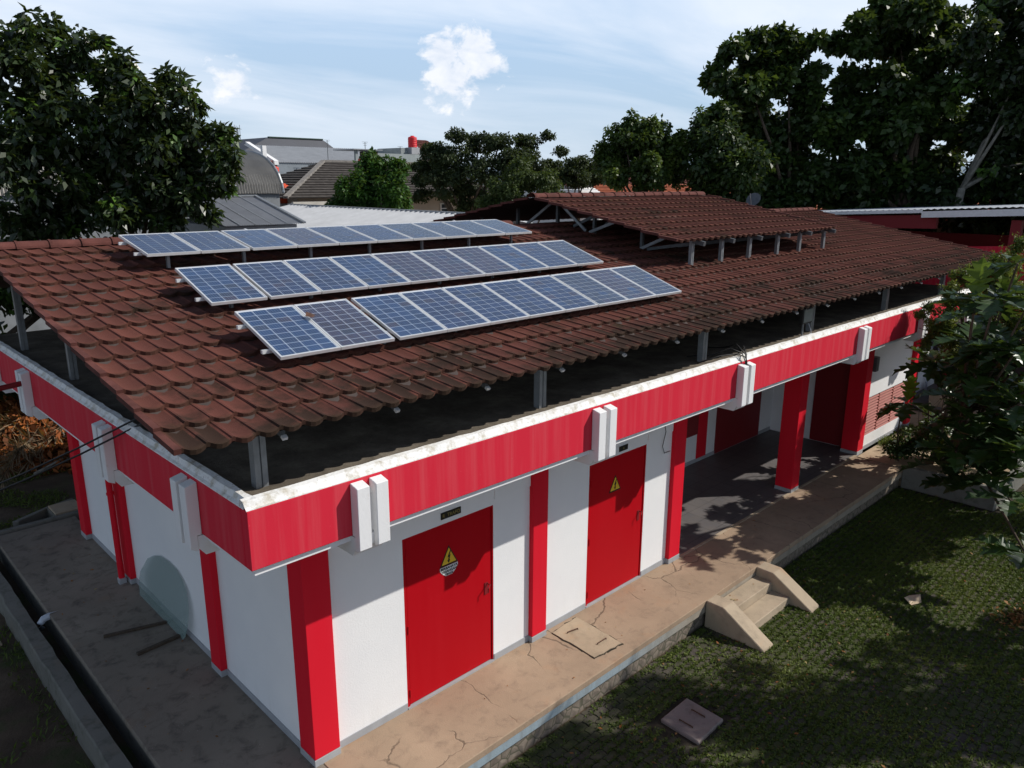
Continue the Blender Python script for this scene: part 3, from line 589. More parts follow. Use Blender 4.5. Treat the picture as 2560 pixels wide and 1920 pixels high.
for i in range(20):
    x = .42 + i * 1.235
    if x > 23.4: break
    a = RO + Vector((x - RO.x, 0, 0)) + RS * .10 + RN * -.12; b = RO + Vector((x - RO.x, 0, 0)) + RS * 6.3 + RN * -.12
    m = MB(); m.bar(a, b, .045, .09); rf = m.build('rafter', M['steel_dark'], BL)
    m = MB(); m.bar(a + Vector((0, .0, -.035)), a + Vector((0, -.035, -.055)), .05, .03); m.build('rafter_tip', M['alu'], rf)

# ------------------------------------------------------------------ tiled roofs
def tile_geo():
    us = [0, .010, .030, .046, .085, .130, .175, TA + .004]
    def prof(u):
        if u < .046: return (.0, .012, .012, .001)[us.index(u)] if u in us[:4] else 0
        return .001 - .017 * math.sin(math.pi * (u - .046) / (TA - .046)) ** .8 if u < TA else .0
    def ed(u): return 0.0 if u < .046 else -.030 * math.sin(math.pi * min(1, (u - .046) / (TA - .046))) ** .7
    V = []; F = []; nu = len(us)
    rows = [('e', -.046), (0, 0), (.06, 0), (TB + .012, 0)]
    for k, (v, _) in enumerate(rows):
        for u in us:
            if v == 'e': V.append((u, ed(u) + .003, prof(u) - .046))
            elif k == 1: V.append((u, ed(u), prof(u)))
            else: V.append((u, v, prof(u) * (1 if k < 3 else .7) - .043 * v / TB))
    for k in range(3):
        for i in range(nu - 1): F.append((k * nu + i, k * nu + i + 1, (k + 1) * nu + i + 1, (k + 1) * nu + i))
    return np.array(V), F
TV, TF = tile_geo(); TFq = np.array(TF)
def roof_xyz(org, flip=1):
    S = Vector((0, RS.y * flip, RS.z)); Nn = Vector((0, RN.y * flip, RN.z)); return Vector(org), S, Nn
roof = MB()
for flip, y0 in ((1, RO.y), (-1, 12.4)):
    o = Vector((RO.x + .02, y0, RO.z)); S = Vector((0, RS.y * flip, RS.z)); Nn = Vector((0, RN.y * flip, RN.z)); e = Vector((24.16, 0, 0))
    a = o + Nn * -.048 + S * .03; b = o + S * 6.38 + Nn * -.048
    roof.add([a, a + e, b + e, b], [(0, 1, 2, 3)]); roof.add([a - Nn * .012, a + e - Nn * .012, b + e - Nn * .012, b - Nn * .012], [(3, 2, 1, 0)])
roof = roof.build('roof', M['under'], BL, recalc=False)
tme = bpy.data.meshes.new('roof_tile'); tme.from_pydata([tuple(v) for v in TV], [], TF); tme.materials.append(M['tile']); tme.polygons.foreach_set('use_smooth', [i % 7 in (3, 4, 5, 6) and i >= 7 for i in range(len(TF))]); tme.update()
cells = [(c, r) for c in range(111) for r in range(15)]
def hidden(c, r):       # under the solar panels
    return 7 <= c <= 39 and (3.2 < r < 5.3 or 7.3 < r < 9.4 or 11.6 < r < 13.5)
order = sorted(cells, key=lambda q: (hidden(*q), (RO + Vector((q[0] * TA, 0, 0)) + RS * (q[1] * TB) - Vector((-2.68, -6.07, 7.19))).length))
NEAR = set(order[:300]); jit = random.Random(11)
bx = []; 
for (c, r) in cells:
    off = Vector((c * TA, 0, 0)) + RS * (r * TB) + RN * jit.uniform(-.003, .003); yawj = jit.uniform(-.006, .006)
    if (c, r) in NEAR:
        o = bpy.data.objects.new('roof_tile', tme); o.rotation_euler = (PIT + jit.uniform(-.004, .004), 0, yawj); link(o, roof, RO + off)
    else: bx.append(RO + off)
def tile_field(name, orgs, parent, flip=1):
    S = np.array([0, RS.y * flip, RS.z]); Nn = np.array([0, RN.y * flip, RN.z]); O = np.array([tuple(b) for b in orgs])
    loc = TV[:, :1] * np.array([[1, 0, 0]]) + TV[:, 1:2] * S + TV[:, 2:3] * Nn
    V = (O[:, None, :] + loc[None]).reshape(-1, 3); F = (TFq[None] + (np.arange(len(O)) * len(TV))[:, None, None]).reshape(-1, 4)
    if flip < 0: F = F[:, ::-1]
    sm = np.tile(np.array([i % 7 in (3, 4, 5, 6) and i >= 7 for i in range(len(TF))]), len(O))
    ob = bulk(name, V, F, M['tile'], parent); ob.data.polygons.foreach_set('use_smooth', sm); ob['kind'] = 'stuff'; return ob
tile_field('tile_field', bx, roof)
# back slope: the same courses, never seen close
S2 = Vector((0, -RS.y, RS.z))
tile_field('tile_field', [Vector((RO.x, 12.4, RO.z)) + Vector((c * TA, 0, 0)) + S2 * (r * TB) for c in range(111) for r in range(15)], roof, -1)
def verge(org, x, L, flip, parent):
    S = Vector((0, RS.y * flip, RS.z)); Nn = Vector((0, RN.y * flip, RN.z)); o = Vector((x, org.y, org.z)); m = MB()
    n = int(L / TB + .5)
    for k in range(n):
        a = o + S * (k * TB - .012) + Nn * .0; b = o + S * ((k + 1) * TB - .004) + Nn * -.034
        m.prism([a + Nn * .016 + Vector((-.03, 0, 0)), a + Nn * .016 + Vector((.03, 0, 0)), a - Nn * .035 + Vector((.03, 0, 0)), a - Nn * .035 + Vector((-.03, 0, 0))], b - a)
    return m.build('verge_trim', M['tile_ridge'], parent)
verge(RO, RO.x - .012, 6.3, 1, roof); verge(RO, RO.x + 111 * TA + .02, 6.3, 1, roof)
verge(Vector((0, 12.4, RO.z)), RO.x - .012, 6.3, -1, roof); verge(Vector((0, 12.4, RO.z)), RO.x + 111 * TA + .02, 6.3, -1, roof)
def ridge(x0, n, y, z, parent, L=.405):
    me = None
    for i in range(n):
        if me is None:
            m = MB(); seg = 9; vs = []; fs = []
            for j, (xx, rr) in enumerate(((0, .118), (.03, .122), (.034, .108), (L - .02, .104), (L + .02, .100))):
                for k in range(seg + 1):
                    t = math.pi * (k / seg); vs.append((xx, math.cos(t) * rr * 1.1, math.sin(t) * rr * .86 - .02))
            for j in range(4):
                for k in range(seg): fs.append((j * (seg + 1) + k, j * (seg + 1) + k + 1, (j + 1) * (seg + 1) + k + 1, (j + 1) * (seg + 1) + k))
            m.add(vs, fs); o = m.build('ridge_tile', M['tile_ridge'], None, loc=(0, 0, 0), smooth=False); me = o.data; bpy.data.objects.remove(o)
        o = bpy.data.objects.new('ridge_tile', me); o.rotation_euler = (jit.uniform(-.03, .03), jit.uniform(-.008, .008), jit.uniform(-.012, .012)); link(o, parent, (x0 + i * L, y, z))
RZ = RO.z + (6.16 - RO.y) * math.tan(PIT)
ridge(RO.x - .02, 24, 6.16, RZ - .025, roof); ridge(17.2, 16, 6.16, RZ - .025, roof)
# raised ventilation roof astride the ridge
UX0, UX1 = 9.86, 16.86; UY = 2.30; UZ = 6.145; UO = Vector((UX0, UY, UZ)); NU = 32; NV = 9
rr = MB()
for flip, y0 in ((1, UY), (-1, 12.32 - UY)):
    S = Vector((0, RS.y * flip, RS.z)); Nn = Vector((0, RN.y * flip, RN.z)); a = Vector((UX0 + .02, y0, UZ)) + Nn * -.048 + S * .03; b = Vector((UX0 + .02, y0, UZ)) + S * 3.93 + Nn * -.048; e = Vector((NU * TA - .03, 0, 0))
    rr.add([a, a + e, b + e, b], [(0, 1, 2, 3)]); rr.add([a - Nn * .012, a + e - Nn * .012, b + e - Nn * .012, b - Nn * .012], [(3, 2, 1, 0)])
raised = rr.build('raised_roof', M['under'], BL, recalc=False)
tile_field('tile_field', [UO + Vector((c * TA, 0, 0)) + RS * (r * TB) for c in range(NU) for r in range(NV)], raised)
tile_field('tile_field', [Vector((UX0, 12.32 - UY, UZ)) + Vector((c * TA, 0, 0)) + S2 * (r * TB) for c in range(NU) for r in range(NV)], raised, -1)
verge(UO, UX0 - .012, 3.85, 1, raised); verge(UO, UX0 + NU * TA + .02, 3.85, 1, raised)
verge(Vector((0, 12.32 - UY, UZ)), UX0 - .012, 3.85, -1, raised); verge(Vector((0, 12.32 - UY, UZ)), UX0 + NU * TA + .02, 3.85, -1, raised)
ridge(UX0 - .02, 17, 6.16, UZ + (6.16 - UY) * math.tan(PIT) - .025, raised)
def up_z(y): return UZ - .06 + (min(y, 12.32 - y) - UY) * math.tan(PIT)
def main_z(y): return RO.z - .03 + (min(y, 12.32 - y) - RO.y) * math.tan(PIT)
for x in (10.66, 11.78, 12.93, 14.2, 15.3, 16.6):
    cpost(x, 2.49, main_z(2.49) - .05, up_z(2.49) - .03, .085, .07, 'truss_post', 'galv')
    m = MB(); m.bar((x, UY - .10, up_z(UY) - .06), (x, 6.1, up_z(6.1) - .06), .075, .085); m.build('truss_chord', M['steel_dark'], BL)
    m = MB(); m.bar((x, 2.55, main_z(2.5) + .42), (x, 3.55, main_z(3.6) + .04), .05, .06); m.build('truss_brace', M['steel_dark'], BL)
    m = MB(); m.bar((x, 4.9, up_z(4.9) - .08), (x, 5.6, main_z(5.6) + .03), .05, .06); m.build('truss_brace', M['steel_dark'], BL)
for y in (3.7, 5.0, 6.1, 7.4, 8.7):
    cpost(10.66, y, main_z(y) - .05, up_z(y) - .03, .075, .06, 'truss_post', 'steel_dark')
for (ya, yb) in ((3.0, 3.7), (4.3, 5.1), (6.0, 5.2), (6.2, 7.2)):
    m = MB(); m.bar((10.62, ya, up_z(ya) - .08), (10.62, yb, main_z(yb) + .02), .05, .06); m.build('truss_brace', M['galv'], BL)

# ------------------------------------------------------------------ solar panels
PW, PL, PD = .7035, 1.05, .036
def cellmat():
    t = NT('solar_cell'); oi = t.N.new('ShaderNodeObjectInfo'); tc = t.N.new('ShaderNodeTexCoord'); sp = t.N.new('ShaderNodeSeparateXYZ'); t.L.new(tc.outputs['Object'], sp.inputs[0])
    cry = t.vor(34, 'F1', t.mapping(t.pos, (1, 1, 1)), 'Color'); sp2 = t.N.new('ShaderNodeSeparateXYZ'); t.L.new(cry, sp2.inputs[0])
    col = t.mix(t.ramp(sp2.outputs[0], [(0.2, 0.0), (0.9, 0.40)]), oi.outputs['Color'], (0.022, 0.055, 0.14))
    w = t.math('FRACT', t.math('MULTIPLY', t.math('ADD', sp.outputs[0], .4), 1 / .0312)); bus = t.ramp(t.math('ABSOLUTE', t.math('SUBTRACT', w, .5)), [(0.0, 1.0), (0.055, 1.0), (0.075, 0.0)])
    col = t.mix(t.math('MULTIPLY', bus, .55), col, (0.40, 0.46, 0.55)); t.color(col); t.rough(t.ramp(t.noise(3, 4), [(0.3, .16), (0.7, .26)]), 0.5)
    t.b.inputs['Coat Weight'].default_value = 0.25; t.b.inputs['Coat Roughness'].default_value = 0.3; return t.m
M['cell'] = cellmat(); M['backsheet'] = plain('panel_backsheet', (0.62, 0.67, 0.73), 0.22, 0.03, 5, 0.0)
NCX, NCY = 4, 9; CW = (PW - .05) / NCX; CH = (PL - .055) / NCY
cm = MB(); c_ = .0035; a, b = CW - .0075, CH - .0062; cm.add([(c_, 0, 0), (a - c_, 0, 0), (a, c_, 0), (a, b - c_, 0), (a - c_, b, 0), (c_, b, 0), (0, b - c_, 0), (0, c_, 0)], [tuple(range(8))]); co = cm.build('solar_cell', M['cell'], None, loc=(0, 0, 0), recalc=False); cell_me = co.data; bpy.data.objects.remove(co)
fm = MB()
for (x0, x1, y0, y1) in ((0, PW, 0, .016), (0, PW, PL - .016, PL), (0, .016, .0165, PL - .0165), (PW - .016, PW, .0165, PL - .0165)): fm.box(x0, x1, y0, y1, -PD, 0)
fo = fm.build('panel_frame', M['alu'], None, loc=(0, 0, 0)); frame_me = fo.data; bpy.data.objects.remove(fo)
bm_ = MB(); bm_.box(.017, PW - .017, .017, PL - .017, -.010, -.005); bo = bm_.build('backsheet', M['backsheet'], None, loc=(0, 0, 0)); back_me = bo.data; bpy.data.objects.remove(bo)
ROWS = [(.962, 1.024, 5.4545, 19.43, {2: .075, 7: .025}, 'lowest row nearest the eave'), (1.026, 2.745, 5.807, 18.2, {1: .045}, 'middle row'), (.982, 4.512, 6.255, 10.88, {2: .045}, 'top row by the ridge')]
ORD = ['first', 'second', 'third', 'fourth', 'fifth', 'sixth', 'seventh', 'eighth', 'ninth', 'tenth']
HUE = {'b': (0.012, 0.042, 0.115), 'd': (0.012, 0.030, 0.085), 'p': (0.034, 0.032, 0.060), 'g': (0.025, 0.038, 0.070)}
TINT = ['bpbddddgpg', 'bddbpppbdg', 'ddbpddgggg']; HN = {'b': 'bright blue', 'd': 'deep blue', 'p': 'purplish', 'g': 'greyish blue'}
PC = random.Random(5)
for ri, (x0, yl, zl, tl, gaps, rn) in enumerate(ROWS):
    tl = R(tl); S = Vector((0, math.cos(tl), math.sin(tl))); Nn = Vector((0, -math.sin(tl), math.cos(tl))); x = x0; extra = sum(gaps.values()); g0 = (7.203 - 10 * PW - extra) / (9 - len(gaps))
    for i in range(10):
        if i: x += gaps.get(i, g0)
        k = TINT[ri][i]
        p = thing('solar_panel', f'{HN[k]} solar panel, {ORD[i]} from the left in the {rn}', 'solar panel', (x, yl, zl), 'solar panels on the tiled roof')
        p.rotation_euler = (tl, 0, 0)
        for nm, me, lo in (('panel_frame', frame_me, (0, 0, 0)), ('backsheet', back_me, (0, 0, 0))):
            o = bpy.data.objects.new(nm, me); COL.objects.link(o); o.parent = p
        for cx in range(NCX):
            for cy in range(NCY):
                o = bpy.data.objects.new('solar_cell', cell_me); COL.objects.link(o); o.parent = p; o.location = (.0255 + cx * CW, .028 + cy * CH, -.003)
                v = PC.uniform(.75, 1.3); q = HUE[k] if PC.random() > .12 else HUE[PC.choice('bdpg')]; o.color = (q[0] * v, q[1] * v, q[2] * v, 1)
        x += PW
    L = 7.203; rk = thing('mounting_rack', ['aluminium rails and legs under the lowest row of solar panels', 'aluminium rails and legs under the middle row of solar panels', 'tall aluminium rails and legs under the top row of solar panels'][ri], 'mounting rack', (x0, yl, zl - .1), 'racks under the solar panels')
    for s in (.24, .80):
        c = Vector((0, yl, zl)) + S * s - Nn * (PD + .022); m = MB(); m.box(x0 - .085, x0 + L + .03, c.y - .02, c.y + .02, c.z - .02, c.z + .02); m.build('rail', M['alu'], rk)
        zr = RO.z + (c.y - RO.y) * math.tan(PIT)
        for j in range(7):
            xx = x0 + .35 + j * 1.09
            if c.z - .02 - zr > .02: m = MB(); m.box(xx - .022, xx + .022, c.y - .004, c.y + .004, zr - .03, c.z - .021); m.box(xx - .022, xx - .018, c.y - .004, c.y + .03, zr - .03, c.z - .021); m.build('leg', M['galv'], rk)
    if ri == 2:
        for xx in (x0 + 1.95, x0 + L - .95): m = MB(); a_ = Vector((xx, yl, zl)) + S * .9 - Nn * .05; m.bar(a_, a_ + S * .35, .035, .03); m.build('rail', M['alu'], rk)
m = MB(); m.add([(1.62, 1.66, 5.72), (1.68, 1.60, 5.705), (1.74, 1.65, 5.72), (1.70, 1.70, 5.745), (1.66, 1.71, 5.76)], [(0, 1, 3), (1, 2, 3), (0, 3, 4)])
tag(m.build('fallen_leaf', M['rust'], recalc=False), 'small curled brown leaf lying on the lowest solar panel row', 'leaf')

# ------------------------------------------------------------------ small things on and by the building
fl = thing('floodlight', 'black floodlight with grey glass standing on the roof edge under the eave', 'floodlight', (11.3, .30, 4.405))
m = MB(); m.box(11.10, 11.50, .27, .345, 4.62, 4.93); m.build('housing', M['sign_black'], fl, bevel=.012)
m = MB(); m.box(11.135, 11.465, .262, .2695, 4.655, 4.895); m.build('lens', plain('floodlight_glass', (0.23, 0.25, 0.24), 0.15, 0.1, 6, 0), fl)
m = MB(); m.box(11.2, 11.235, .30, .325, 4.39, 4.62); m.build('bracket', M['galv'], fl)
m = MB(); m.tube([(11.45, .33, 4.63), (11.5, .29, 4.5), (11.47, .25, 4.42), (11.3, .22, 4.415), (11.0, .25, 4.412)], .008, 5); m.build('cable', M['pvc'], fl)
cb = thing('cable_bundle', 'bundle of black cables running down between bracket fins', 'cable', (8.515, .1, 4.4))
for k, (dx, pts) in enumerate((( -.02, [(8.0, .75, 4.42), (8.25, .42, 4.46), (8.42, .2, 4.58), (8.48, .02, 4.52)]), (.01, [(8.9, .9, 4.42), (8.72, .5, 4.5), (8.6, .2, 4.62), (8.52, -.02, 4.5)]), (.0, [(9.3, .45, 4.42), (8.9, .25, 4.47), (8.65, .1, 4.6), (8.53, -.03, 4.5)]), (.02, [(7.7, .35, 4.42), (8.1, .2, 4.5), (8.38, .05, 4.52), (8.49, -.04, 4.46)]))):
    m = MB(); m.tube(pts + [(8.50 + dx, -.055, 4.38), (8.505 + dx, -.06, 4.1), (8.50 + dx, -.055, 3.85), (8.52 + dx, .02, 3.70)], .011, 6); m.build('cable', M['black'], cb, smooth=True)
for i, (a, b) in enumerate((((-3.2, 7.4, 2.35), (.55, 2.35, 4.93)), ((-3.2, 7.55, 2.2), (.6, 2.2, 4.92)))):
    a = Vector(a); b = Vector(b); m = MB(); m.tube([a.lerp(b, t / 8) - Vector((0, 0, .22 * math.sin(math.pi * t / 8))) for t in range(9)], .012, 5)
    tag(m.build('overhead_cable', M['black'], smooth=True), ['upper black cable crossing the left fascia', 'lower black cable crossing the left fascia'][i], 'cable', 'overhead cables')
tag(MB().tube([(7.99, 1.05, 3.62), (8.02, 1.045, 3.45), (7.9, 1.05, 3.3), (7.98, 1.05, 3.05), (7.9, 1.05, 2.8), (7.97, 1.05, 2.66), (8.14, 1.05, 2.66)], .006, 5).build('loose_wire', M['black'], smooth=True), 'thin loose wire hanging on the white wall beside the second red door', 'wire')
# sheet of broken glass leaning on the left wall
gp = [(6.45, .92), (6.1, 1.28), (5.84, 1.42), (5.56, 1.52), (5.2, 1.55), (4.9, 1.53), (4.70, 1.44), (4.575, 1.34), (4.50, 1.18), (4.485, 1.0), (4.53, .78), (4.62, .56), (4.70, W0 + .012), (6.50, W0 + .012), (6.53, .7)]
gm = NT('greenish_glass'); gm.color((0.30, 0.42, 0.40)); gm.rough(.12, .5); gm.b.inputs['Alpha'].default_value = .38
m = MB(); m.prism([(1.016 - (z - W0) * .0 - .10 * (1 - (z - W0) / 1.1), y, z) for y, z in gp], (.008, 0, 0)); tag(m.build('glass_sheet', gm.m), 'large broken sheet of greenish glass leaning on the left white wall', 'glass')
m = MB(); m.bar((.08, 5.60, W0 + .022), (.97, 5.33, W0 + .022), .05, .035); tag(m.build('wooden_batten', M['wood']), 'dark wooden batten on the left platform, the farther one from the corner column', 'batten', 'battens on the platform')
m = MB(); m.bar((.285, 4.78, W0 + .022), (.96, 4.83, W0 + .022), .06, .04); tag(m.build('wooden_batten', M['wood']), 'dark wooden batten on the left platform, the nearer one to the corner column', 'batten', 'battens on the platform')
m = MB(); m.tube([(-.20, 6.93, W0 - .055), (-.33, 6.94, W0 - .05), (-.41, 6.95, W0 - .07), (-.455, 6.96, W0 - .13), (-.46, 6.96, W0 - .22)], .055, 12); tag(m.build('pipe_elbow', M['pvc'], smooth=True), 'grey plastic pipe elbow poking out into the drain', 'pipe')
# stairs
st = thing('stairs', 'short concrete stairs with two sloping cheek walls up to the walkway', 'stairs', (8.6, -.6, 0))
m = MB(); m.box(7.93, 9.27, -.50, -.171, -.05, .31); m.build('tread', M['step'], st, bevel=.01)
m = MB(); m.box(7.93, 9.27, -.84, -.501, -.05, .15); m.build('tread', M['step'], st, bevel=.01)
for xa in (7.61, 9.275):
    m = MB(); m.prism([(xa, -.171, -.06), (xa, -.171, W0 + .004), (xa, -.50, W0 + .004), (xa, -1.25, .03), (xa, -1.25, -.06)], (.315, 0, 0)); m.build('cheek_wall', M['step'], st, bevel=.012)
# hatch in the walkway
hc = thing('hatch_cover', 'cracked concrete hatch cover with two rusty handles set in the walkway', 'hatch', (5.36, .52, W0))
m = MB(); rg = random.Random(4); e = []
for (a, b) in (((5.075, .96), (5.055, .09)), ((5.055, .09), (5.62, .05)), ((5.62, .05), (5.67, .99)), ((5.67, .99), (5.075, .96))):
    for t in range(7): e.append((a[0] + (b[0] - a[0]) * t / 7 + rg.uniform(-.012, .012), a[1] + (b[1] - a[1]) * t / 7 + rg.uniform(-.012, .012)))
m.prism([(x, y, W0 + .001) for x, y in e], (0, 0, .014)); m.build('lid', M['hatch'], hc)
m = MB(); 
for i in range(len(e)):
    a = Vector((*e[i], W0 + .0035)); b = Vector((*e[(i + 1) % len(e)], W0 + .0035)); c = Vector((5.36, .52, W0 + .0035)); wv = rg.uniform(.012, .04); m.add([a, b, b + (b - c).normalized() * wv, a + (a - c).normalized() * rg.uniform(.012, .04)], [(0, 1, 2, 3)])
m.build('gap', M['joint'], hc, recalc=False)
for (a, b) in (((5.22, .78), (5.42, .74)), ((5.33, .27), (5.53, .27))): m = MB(); m.tube([(*a, W0 + .012), (*a, W0 + .035), (*b, W0 + .035), (*b, W0 + .012)], .009, 6); m.build('handle', M['rust'], hc)
mh = thing('manhole_cover', 'square rough concrete manhole cover with two handles in the mossy courtyard', 'manhole', (5.43, -1.34, 0))
m = MB(); m.prism([(5.10, -1.66, -.02), (5.75, -1.645, -.02), (5.77, -1.035, -.02), (5.12, -1.04, -.02)], (0, 0, .065)); m.build('lid', M['manhole'], mh, bevel=.015)
for x in (5.28, 5.58): m = MB(); m.tube([(x, -1.24, .045), (x, -1.24, .06), (x, -1.45, .06), (x, -1.45, .045)], .009, 6); m.build('handle', M['rust'], mh)
# ------------------------------------------------------------------ left yard: culvert, heap
bxc = thing('culvert_box', 'low open concrete box in the grass beyond the left platform', 'culvert', (.5, 11.4, 0))
m = MB(); m.prism([(.10, 11.35, 0), (.80, 11.70, 0), (1.35, 11.85, 0), (1.35, 11.0, 0), (.80, 11.0, 0), (.80, 11.60, 0), (.20, 11.27, 0)], (0, 0, .45)); m.build('wall', M['drain'], bxc, bevel=.01)
m = MB(); m.box(.82, 1.34, 11.02, 11.6, .452, .50); m.build('lid', M['step'], bxc, bevel=.01)
rng = np.random.RandomState(21)
def mound(n, cx, cy, rx, ry, h, rng):
    P = rng.uniform(-1, 1, (n, 2)); P = P[(P ** 2).sum(1) < 1]; z = h * (1 - (P ** 2).sum(1)) ** .6 * (.75 + .25 * np.sin(P[:, 0] * 7) * np.cos(P[:, 1] * 6)); return np.c_[P[:, 0] * rx + cx, P[:, 1] * ry + cy, z]
m = MB(); nn = 24; vs = []; fs = []
for i in range(nn + 1):
    for j in range(nn + 1):
        x, y = i / nn * 2 - 1, j / nn * 2 - 1; d = min(1, x * x + y * y); vs.append((x * 2.6 + 2.3, y * 5.2 + 20.2, -.02 + 1.5 * (1 - d) ** .6 * (.75 + .25 * math.sin(x * 7) * math.cos(y * 6)) - .06))
for i in range(nn):
    for j in range(nn): fs.append((i * (nn + 1) + j, (i + 1) * (nn + 1) + j, (i + 1) * (nn + 1) + j + 1, i * (nn + 1) + j + 1))
m.add(vs, fs); hp = tag(m.build('leaf_heap', M['heap_leaf'], smooth=True, kind='stuff'), None)
P = mound(15000, 2.3, 20.2, 2.6, 5.2, 1.5, rng); n = len(P); V, F = leaves(P + rng.normal(size=(n, 3)) * .05 + [0, 0, .05], unit(n, rng) + [0, 0, .4], rng.normal(size=(n, 3)), rng.uniform(.12, .34, n), .5, .2)
o = bulk('leaf_heap_surface', V, F, M['heap_leaf'], hp, np.clip(rng.beta(1.6, 1.6, n) * .75 + .25 * (P[:, 1] > 20.5) * rng.uniform(0, 1, n), 0, 1)); o['kind'] = 'stuff'
for k, (a, b, L) in enumerate((((3.3, 16.9, 1.0), (1.2, 15.4, .25), 46), ((2.6, 17.4, 1.1), (.2, 16.6, .5), 40), ((1.6, 16.0, .75), (.55, 14.9, .1), 36))):
    f = thing('dry_frond', ['dry grey palm frond trailing over the leaf heap near the platform', 'dry grey palm frond lying across the middle of the leaf heap', 'small dry palm frond hanging at the front of the leaf heap'][k], 'palm frond', b, 'dry palm fronds'); a = Vector(a); b = Vector(b); m = MB(); m.tube([a, a.lerp(b, .5) + Vector((0, 0, .15)), b], [.03, .02, .008], 5); m.build('stem', M['wood'], f)
    t = rng.uniform(0.05, .95, 300); P = np.array([tuple(a.lerp(b, q) + Vector((0, 0, .15 * math.sin(math.pi * q)))) for q in t]); D = np.array(tuple((b - a).normalized())) * .8 + rng.normal(size=(300, 3)) * [.5, .5, .25] + [0, 0, -.35]
    V, F = leaves(P, unit(300, rng) * .5 + [0, 0, 1.0], D, rng.uniform(.35, .8, 300), .045, .0); bulk('leaflets', V, F, M['frond'], f, rng.uniform(0, 1, 300))
for k, (a, b) in enumerate((((2.1, 15.2, .2), (3.2, 16.2, 1.4)), ((1.3, 14.9, .15), (2.9, 15.6, .35)), ((2.3, 15.6, .3), (2.2, 17.3, 1.5)))):
    a = Vector(a); b = Vector(b); tag(MB().tube([a, a.lerp(b, .55) + Vector((.1, .05, .06)), b], [.035, .028, .012], 6).build('dead_branch', M['bark_pale'], smooth=True), ['forked dead branch leaning up the right side of the leaf heap', 'thin dead branch lying along the foot of the leaf heap', 'dead branch standing out of the top of the leaf heap'][k], 'branch', 'dead branches on the heap')

